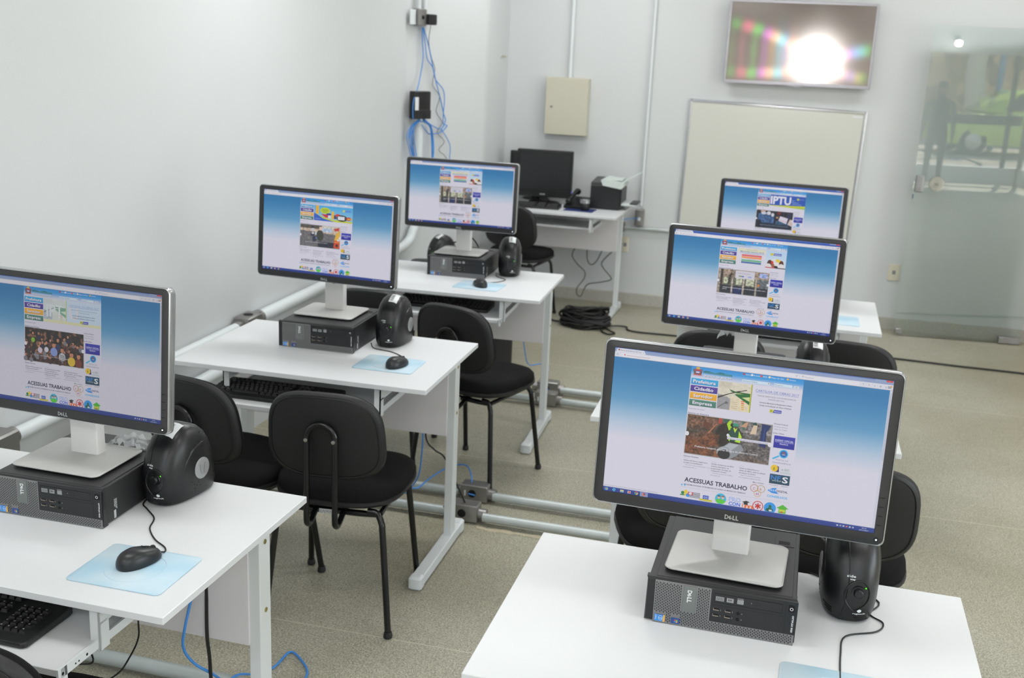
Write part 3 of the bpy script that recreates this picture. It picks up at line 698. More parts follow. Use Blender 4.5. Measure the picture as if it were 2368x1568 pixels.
        c.ell(930, 214, 76, 42, (190, 206, 50)); c.text('SUPER FEIRA', 884, 212, 14, (60, 110, 60), 90, .02); c.text('DE NATAL', 900, 234, 12, (60, 110, 60), 64, .02)
        c.poly([(870, 262), (980, 262), (1000, 312), (930, 300)], (206, 40, 50)); c.rect(975, 254, 1016, 310, (226, 224, 230)); c.ell(985, 258, 40, 14, (60, 60, 150)); c.rect(1028, 214, 1062, 318, (236, 186, 40)); c.rect(1062, 262, 1096, 312, (60, 60, 120)); c.ell(1120, 262, 40, 20, (206, 66, 50)); c.ell(1180, 296, 82, 42, (40, 44, 44)); c.rect(1120, 272, 1220, 318, (222, 224, 230)); c.ell(1280, 296, 40, 24, (190, 70, 50)); c.rect(1262, 290, 1330, 306, (222, 170, 50))
        c.poly([(1190, 184), (1226, 184), (1218, 210), (1190, 210)], (206, 206, 80)); c.poly([(1226, 184), (1310, 184), (1310, 210), (1218, 210)], (96, 140, 216)); c.text('Cadastre-se', 784, 330, 11, (190, 210, 240), 80)
    elif kind == 6:
        c.rect(764, 148, 1336, 322, (34, 82, 178)); c.text('IPTU', 776, 296, 128, (224, 224, 234), 330, .05)
        for k, (s, w_) in enumerate((('2018', 40), ('SEGUNDA VIA', 110), ('CARNÊ DIGITAL', 160))): c.text(s, 1120, 232+k*28, 15, (170, 196, 232), w_, .01)
        c.ell(1215, 196, 20, 18, (186, 196, 60)); c.text('FRANCA', 1244, 202, 14, (150, 180, 226), 70)
        c.poly([(764, 322), (1336, 300), (1336, 352), (1336, 352), (764, 330)], (196, 204, 46)); c.poly([(1100, 345), (1336, 330), (1336, 352)], (150, 190, 60)); c.text('www.franca.sp.gov.br', 1100, 322, 8, (60, 90, 70), 160)
    c.text('Notícias em Destaque', 567, 412, 10, (40, 48, 110), 148, .015)
    fn, cap = {4: (photo_trench, 'Prefeitura recupera galerias de água de chuva no Centro'), 1: (photo_crowd, 'Curso de capacitação reúne lideranças da região'), 5: (photo_lobby, 'Prefeitura de Franca inaugura novo atendimento ao público para'), 3: (photo_lobby, 'Prefeitura de Franca inaugura novo atendimento ao público para'), 2: (photo_moto, 'Novas etapas de fiscalização de trânsito'), 6: (photo_officers, 'Guarda Civil recebe novos uniformes e equipamentos em Franca')}[kind]
    X0, Y0, X1, Y1 = 569, 418, 1160, 704; X = lambda u: X0+(X1-X0)*u; Y = lambda v: Y0+(Y1-Y0)*v
    c.rect(X0-4, Y0-3, X1+4, Y1+5, (150, 146, 144)); c.grid(X0, Y0, X1, Y1, 120, 58, fn)
    if kind == 4:
        c.poly([(X(.32), Y(.22)), (X(.345), Y(.15)), (X(.355), Y(.16)), (X(.27), Y(.42)), (X(.25), Y(.42))], (176, 110, 80)); c.rect(X(.37), Y(0), X(.41), Y(.14), (176, 66, 54)); c.rect(X(.43), Y(0), X(.48), Y(.08), (40, 90, 76)); c.poly([(X(.20), Y(.12)), (X(.30), Y(.18)), (X(.26), Y(.34)), (X(.19), Y(.26))], (96, 56, 40))
        c.line(X(.655), Y(0), X(.675), Y(.22), 15, (66, 110, 90)); c.line(X(.79), Y(.0), X(.81), Y(.09), 26, (34, 72, 70)); c.poly([(X(.785), Y(.06)), (X(.83), Y(.06)), (X(.82), Y(.28)), (X(.75), Y(.30)), (X(.755), Y(.26))], (214, 190, 164)); c.poly([(X(.69), Y(.02)), (X(.72), Y(.02)), (X(.70), Y(.15)), (X(.63), Y(.14))], (196, 150, 120))
        c.poly([(X(.88), Y(.0)), (X(.99), Y(.02)), (X(.94), Y(.20)), (X(.95), Y(.60)), (X(.87), Y(.56))], (26, 46, 100)); c.line(X(.92), Y(.1), X(.91), Y(.5), 7, (40, 70, 140))
        c.poly([(X(.50), Y(.28)), (X(.47), Y(.12)), (X(.50), Y(.02)), (X(.53), Y(.04)), (X(.51), Y(.14)), (X(.545), Y(.22))], (168, 214, 34))
        c.poly([(X(.52), Y(.20)), (X(.60), Y(.18)), (X(.64), Y(.36)), (X(.62), Y(.55)), (X(.53), Y(.54)), (X(.50), Y(.42))], (26, 74, 62)); c.poly([(X(.62), Y(.26)), (X(.66), Y(.40)), (X(.645), Y(.56)), (X(.58), Y(.54)), (X(.62), Y(.44))], (176, 222, 40)); c.poly([(X(.50), Y(.36)), (X(.535), Y(.44)), (X(.52), Y(.56)), (X(.495), Y(.48))], (160, 206, 36))
        c.poly([(X(.55), Y(.2)), (X(.575), Y(.32)), (X(.60), Y(.19)), (X(.585), Y(.18)), (X(.575), Y(.24)), (X(.565), Y(.19))], (196, 230, 60)); c.ell(X(.575), Y(.13), 19, 17, (44, 146, 118)); c.rect(X(.555), Y(.15), X(.61), Y(.185), (26, 90, 76)); c.ell(X(.58), Y(.19), 9, 8, (110, 70, 54))
        c.poly([(X(.395), Y(.82)), (X(.52), Y(.58)), (X(.66), Y(.60)), (X(.70), Y(.72)), (X(.62), Y(.90)), (X(.55), Y(1)), (X(.44), Y(1))], (138, 142, 148)); c.poly([(X(.41), Y(.78)), (X(.53), Y(.60)), (X(.64), Y(.61)), (X(.55), Y(.78))], (172, 178, 186)); c.ell(X(.47), Y(.90), 44, 36, (36, 36, 42)); c.ring(X(.47), Y(.88), 44, 52, (150, 156, 162), 24, 20, 190)
        c.rect(X(.49), Y(.44), X(1), Y(.50), (216, 214, 228)); c.text(cap, X(.50), Y(.487), 9, (90, 92, 130), 292); c.ell(X(.495), Y(.40), 9, 11, (226, 226, 230)); c.poly([(X(.50), Y(.36)), (X(.50), Y(.44)), (X(.52), Y(.42))], WH)
        c.text(cap, 637, 652, 14, (224, 222, 228), 444, .012)
    elif kind == 1:
        rnd = random.Random(3)
        for k in range(58):
            u = rnd.random(); v = .12+rnd.random()*.75; q = rnd.choice([(38, 40, 66), (60, 40, 40), (90, 60, 50), (46, 46, 50), (120, 120, 130), (70, 34, 40)])
            c.ell(X(u), Y(min(.97, v+.12)), 20, 22, q, 12); c.ell(X(u), Y(v), 10, 13, rnd.choice([(170, 116, 92), (140, 92, 70), (190, 140, 114)]), 12); c.ell(X(u), Y(v-.035), 11, 8, (34, 26, 24), 10, 0, 180)
        for u, v, q, s in ((.50, .50, (130, 150, 206), 36), (.37, .46, (206, 202, 212), 22), (.26, .50, (206, 190, 206), 24), (.64, .62, (186, 186, 192), 34), (.80, .72, (212, 180, 50), 38), (.14, .22, (130, 176, 40), 20), (.92, .74, (116, 50, 40), 36), (.57, .34, (40, 54, 96), 26)):
            c.ell(X(u), Y(v+.14), s, s*1.05, q); c.ell(X(u), Y(v-.06), s*.5, s*.62, (190, 128, 98)); c.ell(X(u), Y(v-.11), s*.52, s*.4, (30, 24, 24), 12, 0, 180)
        for k in range(4): c.line(X(.60), Y(.70+k*.05), X(.69), Y(.74+k*.05), 4, (40, 40, 44))
        c.text(cap, 640, 652, 10, (200, 196, 200), 380, .005)
    elif kind == 2:
        for u, v, rx, ry, q in ((.31, .10, 22, 16, (44, 46, 60)), (.32, .22, 28, 22, (196, 196, 206)), (.31, .44, 30, 24, (52, 54, 74)), (.32, .38, 20, 12, (206, 206, 214)), (.40, .38, 16, 22, (200, 206, 214)), (.50, .46, 54, 74, (62, 66, 58)), (.36, .64, 30, 40, (48, 52, 74)), (.41, .60, 14, 10, (90, 130, 170)), (.22, .60, 24, 18, (126, 124, 126))): c.ell(X(u), Y(v), rx, ry, q)
        c.rect(X(.48), Y(.06), X(.56), Y(.22), (226, 196, 180)); c.poly([(X(.83), Y(.1)), (X(.98), Y(.02)), (X(.98), Y(.16)), (X(.88), Y(.2))], (196, 66, 60))
        c.poly([(X(1), Y(.12)), (X(.90), Y(.34)), (X(.86), Y(.62)), (X(1), Y(.62))], (226, 178, 60)); c.poly([(X(.86), Y(.62)), (X(1), Y(.62)), (X(1), Y(1)), (X(.85), Y(.98))], (206, 78, 50)); c.rect(X(.86), Y(.68), X(1), Y(.72), (232, 150, 70)); c.rect(X(.93), Y(.56), X(1), Y(.64), (216, 214, 220)); c.ell(X(.93), Y(.86), 20, 22, (90, 40, 40))
        c.text(cap, 650, 652, 11, (206, 204, 210), 330, .01)
    elif kind == 6:
        for u, v, rx, ry, q in ((.18, .05, 40, 20, (190, 160, 150)), (.2, .16, 44, 22, (196, 204, 222)), (.34, .14, 34, 30, (206, 208, 218)), (.45, .22, 24, 30, (206, 206, 214)), (.62, .10, 32, 30, (110, 34, 40)), (.10, .78, 34, 70, (18, 22, 36)), (.6, .3, 24, 18, (60, 60, 60)), (.9, .2, 40, 50, (46, 48, 76)), (.58, .36, 20, 12, (190, 150, 120))): c.ell(X(u), Y(v), rx, ry, q)
        c.poly([(X(.66), Y(.26)), (X(.88), Y(.36)), (X(.84), Y(.68)), (X(.62), Y(.52))], (212, 206, 222)); c.line(X(.64), Y(.46), X(.85), Y(.58), 5, (200, 110, 90)); c.poly([(X(.93), Y(.4)), (X(1), Y(.42)), (X(1), Y(.8)), (X(.88), Y(.7))], (206, 186, 180))
        c.text(cap, 640, 662, 10, (176, 186, 200), 460, .01)
    else:
        for k in range(11):
            a = -1.2+k*.35; c.line(X(.24), Y(.20), X(.24)+60*math.cos(a), Y(.20)+70*math.sin(a), 6, (52, 50, 44))
        c.line(X(.24), Y(.2), X(.22), Y(.62), 14, (50, 46, 42)); c.rect(X(.34), Y(.02), X(.72), Y(.34), (206, 204, 216)); c.text('PREFEITURA DE FRANCA', X(.38), Y(.14), 9, (110, 110, 130), 150); c.rect(X(.41), Y(.22), X(.47), Y(.27), (130, 150, 90)); c.rect(X(.47), Y(.22), X(.51), Y(.27), (70, 96, 200)); c.rect(X(.59), Y(.22), X(.66), Y(.27), (140, 160, 220)); c.rect(X(.79), Y(.50), X(.83), Y(.60), (206, 120, 50))
        c.text(cap, 636, 640, 12, (222, 220, 228), 500, .012); c.text('2018', 630, 660, 11, (210, 210, 214), 50, .01)
    c.ell(X0+6, 560, 13, 16, (226, 224, 232)); c.ell(X1-4, 560, 13, 16, (226, 224, 232)); c.text('<', X0+2, 566, 9, (120, 120, 140)); c.text('>', X1-8, 566, 9, (120, 120, 140))
    dk = (44, 46, 74); gr = (122, 124, 146)
    c.text('Nossa Franca', 1170, 408, 10, (40, 48, 110), 94, .012); c.text('Conheça Franca', 1173, 428, 9, gr, 92); c.text('Mapa da Cidade', 1175, 446, 9, gr, 88); c.text('Links Úteis', 1169, 474, 10, (40, 48, 110), 76, .012)
    c.rect(1181, 486, 1325, 574, (48, 52, 176), (34, 34, 150)); c.text('DIÁRIO OFICIAL', 1190, 524, 13, (214, 216, 238), 126, .02); c.rect(1190, 529, 1316, 531, (214, 216, 238)); c.text('FRANCA', 1223, 548, 11, (214, 216, 238), 58, .02)
    c.line(1186, 656, 1228, 630, 11, (60, 178, 226)); c.ell(1258, 612, 31, 31, (56, 176, 230)); c.ell(1258, 612, 23, 23, (34, 96, 176)); c.ell(1258, 606, 13, 10, (120, 96, 120)); c.rect(1246, 616, 1270, 620, (200, 206, 220))
    c.text('PORTAL DA', 1211, 664, 10, gr, 84); c.text('TRANSPARÊNCIA', 1187, 686, 11, gr, 128)
    c.poly([(1196, 746), (1240, 748), (1236, 708), (1222, 702)], (40, 46, 100)); c.ell(1206, 722, 25, 25, (232, 190, 40)); c.text('i', 1201, 734, 20, (40, 130, 50), 7, .05); c.text('e-SIC', 1256, 732, 16, (60, 140, 110), 54); c.rect(1252, 742, 1316, 744, (110, 170, 140)); c.rect(1246, 750, 1322, 752, (110, 170, 140))
    c.rect(1181, 765, 1320, 835, (18, 74, 104), (20, 60, 84)); c.text('NF', 1190, 806, 32, (54, 128, 206), 66, .02); c.text('S', 1268, 820, 44, (226, 228, 234), 40, .03); c.text('nota fiscal', 1200, 816, 13, (196, 206, 214), 60); c.text('informações      legislação', 1184, 848, 7, (70, 76, 96), 132)
    c.poly([(1176, 888), (1210, 868), (1240, 864), (1228, 884), (1256, 906), (1206, 904)], (40, 140, 226)); c.text('ISS', 1190, 891, 14, (190, 214, 240), 36, .02); c.text('DIGITAL', 1240, 892, 15, (60, 52, 100), 76, .03)
    c.text('CONSELHOS', 1178, 936, 16, (40, 168, 232), 140, .03)
    c.text('Últimas Notícias', 565, 732, 10, (40, 48, 110), 108, .012)
    NT = (((569, 762), ('Atletas de Franca viajam para', 'os Jogos em Sertãozinho'), ('      Tem início nesta quinta-feira, 7, em', 'Sertãozinho/SP, o...')),
          ((769, 762), ('Divisão de Esportes da FEAC', 'anuncia alterações na', 'programação dos jogos do', 'Campeonato Varzeano'), ('    A Divisão de Esportes da FEAC', '(Fundação de...')),
          ((967, 762), ('Atleta do FEAC/Franca é', 'atleta da FEAC, está na seleção', 'de natação do Centro'), ('     Alguns medalhistas olímpicos', 'dos Campeões realizada em São...')))
    for (x, y), a, b in NT:
        c.text('07/12/17', x, y-16, 6, (160, 160, 180), 34)
        for s in a: c.text(s, x, y, 9, dk, len(s)*5.9, .012); y += 16.5
        for s in b: q = s.lstrip(); c.text(q, x+(12 if q != s else 0), y, 8.5, gr, len(q)*5.0); y += 16.5
    c.text('Mais notícias...', 1070, 850, 8, dk, 84, .01)
    c.text('ACESSUAS TRABALHO', 589, 916, 33, (40, 44, 74), 447, .035); c.text('PROGRAMA NACIONAL DE PROMOÇÃO DO ACESSO AO MUNDO DO TRABALHO', 589, 942, 10, (54, 58, 88), 440, .02); c.ell(574, 944, 6, 6, (60, 176, 232)); c.ell(596, 944, 6, 6, (60, 176, 232))
    c.ring(1085, 888, 24, 28, (190, 120, 96)); c.ring(1132, 888, 24, 28, (180, 160, 96)); c.ring(1110, 924, 22, 26, (214, 170, 120)); c.text('C', 1076, 900, 18, (176, 84, 70), 14, .02); c.text('R', 1124, 900, 18, (206, 120, 50), 14, .02); c.text('si', 1098, 934, 18, (180, 80, 140), 22, .02)
    c.rect(560, 958, 1336, 960, (190, 190, 204))
    # logo strip
    c.ell(586, 1002, 12, 12, (40, 130, 60)); c.rect(568, 1014, 604, 1022, (40, 130, 60)); c.ell(608, 992, 14, 14, (226, 200, 50)); c.rect(600, 1000, 616, 1022, (226, 200, 50)); c.ell(624, 1016, 14, 14, (50, 150, 226)); c.rect(624, 990, 660, 1012, (206, 50, 56)); c.ell(642, 1001, 12, 10, WH)
    for k in range(6): c.rect(660 if k < 3 else 636, 990+k*7, 712, 993+k*7, (40, 40, 46))
    c.rect(732, 998, 774, 1026, (54, 90, 186)); c.text('CC', 738, 1020, 14, WH, 30, .02); c.rect(710, 1026, 800, 1040, (200, 190, 50))
    c.ell(859, 1005, 40, 40, (60, 180, 214)); c.poly([(822, 1018)]+[(822+k*9, 1016-8*math.sin(k*.4)) for k in range(9)]+[(895, 1024), (880, 1040), (838, 1040)], (90, 200, 60)); c.ell(846, 996, 9, 11, (226, 176, 150)); c.ell(874, 996, 9, 11, (226, 190, 160)); c.rect(836, 982, 856, 990, (50, 50, 60)); c.rect(864, 982, 884, 990, (170, 60, 60))
    c.text('PRO', 918, 1008, 28, (110, 150, 230), 82, .05); c.text('PRO', 921, 1006, 24, (206, 214, 236), 76, .0); c.text('CON', 918, 1040, 26, (50, 110, 226), 82, .04)
    c.poly([(1010, 1002), (1040, 990), (1066, 998), (1036, 1010)], (40, 40, 44)); c.rect(1024, 1006, 1052, 1020, (40, 40, 44)); c.text('m', 1030, 1042, 32, (232, 116, 50), 62, .05); c.text('l', 1014, 1042, 30, (226, 120, 70), 6, .03)
    c.ring(1123, 1016, 32, 38, (206, 60, 56)); 
    for a in range(0, 180, 60): c.line(1123-22*math.cos(math.radians(a+30)), 1016-22*math.sin(math.radians(a+30)), 1123+22*math.cos(math.radians(a+30)), 1016+22*math.sin(math.radians(a+30)), 10, (196, 46, 46))
    c.ell(1207, 1016, 42, 42, (46, 150, 226)); c.ell(1205, 1030, 26, 14, (22, 90, 60)); c.ell(1207, 1008, 10, 16, (26, 100, 70)); c.ell(1212, 1034, 12, 7, WH)
    c.poly([(1250, 1008), (1293, 978), (1336, 1006), (1318, 1008), (1318, 1042), (1268, 1042), (1268, 1008)], (80, 180, 50)); c.rect(1272, 1014, 1314, 1032, (190, 206, 60)); c.ell(1290, 1034, 10, 6, (206, 90, 60))
    # status line and task bar
    if kind == 4: c.text('www.franca.sp.gov.br/portal/noticias/acessuas-trabalho-prefeitura-2017-12-05-20-45.html', 4, 1036, 7, (120, 124, 150), 400)
    c.rect(0, 1045, 1920, 1080, (40, 66, 150), (26, 50, 128)); c.rect(0, 1045, 1920, 1048, (70, 96, 170))
    c.ell(26, 1062, 15, 14, (60, 130, 190)); c.rect(18, 1055, 26, 1062, (216, 90, 50)); c.rect(27, 1055, 35, 1062, (130, 190, 70)); c.rect(18, 1063, 26, 1070, (80, 150, 220)); c.rect(27, 1063, 35, 1070, (232, 190, 60))
    c.ring(84, 1062, 7, 12, (90, 190, 230), 20, 0, 320); c.rect(76, 1060, 94, 1064, (90, 190, 230)); c.rect(130, 1054, 156, 1072, (226, 200, 130)); c.rect(134, 1062, 152, 1072, (120, 180, 200)); c.rect(186, 1054, 208, 1072, (216, 206, 206)); c.ell(198, 1063, 8, 8, (206, 84, 60))
    c.ell(250, 1062, 13, 13, (206, 66, 50)); c.ell(250, 1062, 13, 13, (70, 160, 80), 12, 150, 270); c.ell(250, 1062, 13, 13, (226, 190, 60), 12, 270, 390); c.ell(250, 1062, 6, 6, (70, 120, 210))
    if kind == 4: c.rect(278, 1046, 336, 1080, (130, 146, 196)); c.ell(307, 1062, 13, 13, (226, 110, 40)); c.ell(310, 1060, 7, 7, (60, 90, 170))
    for k, q in enumerate(((190, 196, 216), (150, 160, 190), (190, 196, 216), (206, 110, 100), (190, 196, 216), (170, 176, 200))): c.rect(1668+k*21, 1057, 1680+k*21, 1067, q)
    c.text('09:34', 1838, 1060, 8, (214, 220, 236), 30); c.text('07/12/2017', 1822, 1074, 8, (214, 220, 236), 62)
    return c

# ------------------------------------------------------------------ monitors
PW, PH = .5447, .3230            # outer panel size; the picture sits a little above the middle
def frame_ring(mb, w, h, r, y0, y1, iw, ih, idz, mi=0):
    """front frame with rectangular window"""
    out = rrect(w, h, r, 5); inn = []
    for x, z in out:
        inn.append((max(-iw/2, min(iw/2, x*2)), max(-ih/2+idz, min(ih/2+idz, z*2))))
    S = [[(x, y1, z) for x, z in out], [(x*(1-.0035), y0+.001, z*(1-.006)) for x, z in out], [(x*(1-.008), y0, z*(1-.014)) for x, z in out],
         [(x*(1+.002), y0, idz+(z-idz)*(1.004)) for x, z in inn], [(x, y0+.0028, z) for x, z in inn]]
    mb.loft(S, mi, None, caps=False)
def monitor_meshes():
    t = {}
    mb = MB(); frame_ring(mb, PW, PH, .012, -.004, .004, .5092, .2865, .004); 
    for k in range(4): mb.box(PW/2-.0155, PW/2-.0065, -.0046, -.0040, -PH/2+.038+k*.0175, -PH/2+.0392+k*.0175, 0, 1)
    mb.cyl((PW/2-.0125, -.0042, -PH/2+.0105), (PW/2-.0125, -.0046, -PH/2+.0105), .0042, 16, 1)
    t['front_bezel'] = mb.build('front_bezel', [M_bezel, M_slot])
    mb = MB(); mb.loft([[(x*s, y, z*s2) for x, z in rrect(PW+.004, PH+.004, .013, 5)] for s, s2, y in ((.992, .986, -.0038), (.995, .99, -.0036), (1, 1, -.001), (1, 1, .016), (.985, .97, .024))], caps=False); 
    t['silver_rim'] = mb.build('silver_rim', M_silver)
    mb = MB(); mb.loft([[(x*s, y, z*s2) for x, z in rrect(PW-.01, PH-.01, .02, 4)] for s, s2, y in ((1, 1, .022), (.97, .95, .032), (.55, .6, .046), (.5, .5, .05))]); t['back_cover'] = mb.build('back_cover', M_pcd)
    mb = MB(); add_mark(mb, -.0155, -PH/2+.0048, .0085, 0, Matrix.Translation((0, -.0042, 0)) @ XZ); t['maker_mark'] = mb.build('maker_mark', M_silver, smooth=False)
    mb = MB(); mb.lathe([(.0002, .0010), (.0012, .0007), (.0016, 0), (.0016, -.001)], 14, 0, Matrix.Translation((PW/2-.0125, -.0048, -PH/2+.0105)) @ Matrix.Rotation(PI/2, 4, 'X')); t['power_button'] = mb.build('power_button', M_led)
    # stand
    mb = MB(); mb.slab(rrect(.231, .192, .018, 6), .0045, .0095, .0018); mb.slab(rrect(.200, .162, .016, 6), 0, .0046, 0, 1); t['stand_base'] = mb.build('stand_base', [M_stand, M_pcd])
    mb = MB(); q = [(.046*math.cos(2*PI*k/40), .046*math.sin(2*PI*k/40)+.012, .0086) for k in range(41)]; mb.tube(q, .0005, 6); t['swivel_ring'] = mb.build('swivel_ring', M_plate)
    mb = MB(); mb.loft([[(x, y+dy, z) for x, y in rrect(w_, d_, .004, 3)] for z, w_, d_, dy in ((.008, .075, .034, .037), (.03, .0745, .032, .037), (.36, .073, .028, .037), (.362, .071, .026, .037))]); t['stand_neck'] = mb.build('stand_neck', M_neck)
    mb = MB(); mb.lathe([(.011, 0), (.011, .0006)], 20, 0, Matrix.Translation((0, .0192, .118)) @ Matrix.Rotation(PI/2, 4, 'X')); t['cable_hole'] = mb.build('cable_hole', M_slot)
    mb = MB(); mb.box(-.06, .06, -.045, .030, -.05, .05, .006); mb.cyl((-.05, -.012, 0), (.05, -.012, 0), .018, 16); t['hinge'] = mb.build('hinge', M_pcd)
    me = {k: o.data for k, o in t.items()}
    for o in t.values(): bpy.data.objects.remove(o)
    return me
MM = monitor_meshes()
def make_monitor(label, screen, yaw, tilt, kind, gain, base=None):
    x, y, z = screen
    bx, by, byaw = base or (x - math.sin(yaw)*.090, y + math.cos(yaw)*.090, yaw)
    t = thing('monitor', label, 'monitor', (bx, by, DH+.094), byaw, 'lit flat monitors showing the town web page')
    px = (x-bx)*math.cos(byaw)+(y-by)*math.sin(byaw); py = -(x-bx)*math.sin(byaw)+(y-by)*math.cos(byaw); ry = yaw-byaw
    dz = z-(DH+.094)-.004
    bz = obj('front_bezel', MM['front_bezel'], t, (px, py, dz), (-tilt, 0, ry))
    for k in ('silver_rim', 'back_cover'): obj(k, MM[k], t, (px, py, dz), (-tilt, 0, ry))
    for k in ('maker_mark', 'power_button'): obj(k, MM[k], bz)
    browser(kind).build(led_panel('lit_panel', gain*.85), t, loc=(px+math.sin(ry)*.0022, py-.0022, z-(DH+.094)), rot=(-tilt, 0, ry))
    s = obj('stand_base', MM['stand_base'], t); obj('swivel_ring', MM['swivel_ring'], s)
    n = obj('stand_neck', MM['stand_neck'], t); obj('cable_hole', MM['cable_hole'], n); obj('hinge', MM['hinge'], t, (px*.4, py+.075, dz), (0, 0, ry))
    return t
make_monitor('biggest lit monitor, nearest the camera on the right, showing a worker in a trench', (1.018, -1.208, 1.143), -.055, .09, 4, 1.0, (1.014, -1.112, -.06))
make_monitor('lit monitor cut by the left picture edge, its page showing a crowd photo', (-.475, -1.15, 1.143), -.067, .08, 1, .68, (-.503, -1.085, -.03))
make_monitor('lit monitor on the middle left desk, its page showing a motorcycle photo', (-.50, .365, 1.157), -.084, .075, 2, .95, (-.532, .487, -.01))
make_monitor('lit monitor on the farthest left desk with the small pastel banner', (-.416, 1.74, 1.147), .0, .052, 3, .95, (-.440, 1.865, 0))
make_monitor('lit monitor in the middle of the right row, its page showing an office lobby', (.980, .255, 1.151), -.099, .04, 5, 1.0, (.978, .365, -.06))
make_monitor('lit monitor farthest back on the right with the blue IPTU banner', (1.05, 1.72, 1.150), -.117, .06, 6, 1.0)

# ------------------------------------------------------------------ voltage stabilizers
def make_stab(label, loc, rz):
    t = thing('voltage_stabilizer', label, 'voltage stabilizer', (loc[0], loc[1], loc[2] if len(loc) > 2 else DH), rz, 'rounded black voltage stabilizers')
    # profile: z, half width, y front, y back
    prof = [(.002, .050, .012, .192), (.006, .056, .006, .198), (.02, .060, .002, .200), (.045, .0625, -.002, .198), (.075, .0625, -.001, .190), (.105, .061, .006, .184), (.130, .058, .017, .174), (.150, .053, .031, .160), (.166, .045, .048, .142), (.177, .032, .068, .118), (.1815, .015, .084, .100)]
    prof = [(z*1.01, hw*.90, y0*1.03, y1*.985) for z, hw, y0, y1 in prof]
    def sec(z, hw, y0, y1, sc_=1.0):
        o = []
        for x, y in sup(2*hw*sc_, (y1-y0)*sc_, 2.7, 40): o.append((x, y+(y0+y1)/2, z))
        return o
    mb = MB(); mb.loft([sec(*p) for p in prof]); body = mb.build('body', M_stab, t)
    def yf(x, z):                                        # front surface y at (x, z)
        for a, b in zip(prof, prof[1:]):
            if a[0] <= z <= b[0]:
                k = (z-a[0])/(b[0]-a[0]); hw, y0, y1 = (a[i]+(b[i]-a[i])*k for i in (1, 2, 3))
                q = max(0, 1-abs(x/hw)**2.7)**(1/2.7); return (y0+y1)/2-(y1-y0)/2*q
        return .08
    def xr(y, z):
        for a, b in zip(prof, prof[1:]):
            if a[0] <= z <= b[0]:
                k = (z-a[0])/(b[0]-a[0]); hw, y0, y1 = (a[i]+(b[i]-a[i])*k for i in (1, 2, 3))
                q = max(0, 1-abs((y-(y0+y1)/2)/((y1-y0)/2))**2.7)**(1/2.7); return hw*q
        return 0
    # seam running over the body left of the middle
    mb = MB(); xs = lambda z: -.020-.0*z+.010*math.sin(z*16); P = [(xs(z), yf(xs(z), z)-.0004, z) for z in [.004+.008*k for k in range(21)]]
    mb.tube(smooth_path(P, 3), .0011, 6); mb.build('seam', M_stabd, body)
    # round push button in an almond shaped recess
    def front_patch(cx, cz, rx, rz_, off, n=24, pt=1.0, rot=0, mi=0, mbb=None):
        vs = [(cx, yf(cx, cz)-off, cz)]
        for k in range(n):
            a = 2*PI*k/n; x = rx*math.cos(a); z = rz_*math.sin(a)
            if z < 0: x *= max(.05, 1-(abs(z)/rz_)**2*pt*.55)
            x, z = cx+x*math.cos(rot)-z*math.sin(rot), cz+x*math.sin(rot)+z*math.cos(rot)
            vs.append((x, yf(x, z)-off, z))
        mbb.add(vs, [(0, k+1, (k+1) % n+1) for k in range(n)], mi)
    mb = MB(); front_patch(.008, .064, .0245, .032, .0007, mbb=mb, rot=-.12, mi=1)
    q = [mb.v[k] for k in range(1, 25)]; mb.tube([(a, b-.0006, c_) for a, b, c_ in q+[q[0]]], .0014, 6, 0)
    sw = mb.build('button_recess', [M_stab, M_stabd], t)
    mb = MB(); by = yf(.010, .072); mb.lathe([(.0002, .006), (.0075, .0058), (.009, .004), (.0095, 0), (.0138, 0), (.0145, -.003)], 24, 0, Matrix.Translation((.010, by-.001, .072)) @ Matrix.Rotation(math.radians(92), 4, 'X'))
    mb.build('push_button', M_stab, sw)
    mb = MB(); mb.lathe([(.0002, .0016), (.0014, .0008), (.0016, 0)], 10, 0, Matrix.Translation((.0235, yf(.0235, .082)-.0008, .082)) @ Matrix.Rotation(PI/2, 4, 'X')); mb.build('green_light', M_gled, sw)
    def wrap(mb, s, x, z, h, w_, mi=0, off=.02):
        vs, fs = glyphs(s, off); x0 = min(p[0] for p in vs); x1 = max(p[0] for p in vs)
        q = []
        for p in vs:
            X_ = x+(p[0]-x0)*w_/(x1-x0); Z_ = z+p[1]*h; q.append((X_, yf(X_, Z_)-.0013, Z_))
        mb.add(q, fs, mi)
    mb = MB(); wrap(mb, 'side', -.015, .1015, .0052, .017); wrap(mb, 'way', -.009, .0965, .0030, .011, 0, .04)
    wrap(mb, 'ragtech', .004, .0245, .0036, .024); 
    vs = []; n = 16
    for k in range(n): a = 2*PI*k/n; X_, Z_ = .016+.0042*math.cos(a), .0325+.0036*math.sin(a); vs.append((X_, yf(X_, Z_)-.0006, Z_))
    mb.add(vs, [tuple(range(n))]); mb.build('lettering', M_white, body, smooth=False)
    mb = MB()
    for k in range(3):
        for x0, x1 in ((.004+k*.004, .030+k*.003), (-.050+k*.003, -.036+k*.001)):
            P = [(x0+(x1-x0)*j/6, 0, .0205-k*.0052+(.006 if x0 < 0 else 0)) for j in range(7)]
            mb.tube([(x, yf(x, z)-.0002, z) for x, _, z in P], .0013, 6)
    mb.build('vent_slots', M_slot, body)
    # top label
    mb = MB(); vs = []; NX, NY = 4, 8
    def top(x, y):
        lo = prof[0][0]
        for k in range(800):
            z = .1832-.00025*k
            if xr(y, z) >= abs(x) and yf(x, z) <= y <= .19: return z
        return .1
    for j in range(NY+1):
        for i in range(NX+1):
            x = -.006+.032*i/NX; y = .046+.042*j/NY; vs.append((x, y, top(x, y)+.0014))
    mb.add(vs, [(j*(NX+1)+i, j*(NX+1)+i+1, (j+1)*(NX+1)+i+1, (j+1)*(NX+1)+i) for j in range(NY) for i in range(NX)], 0)
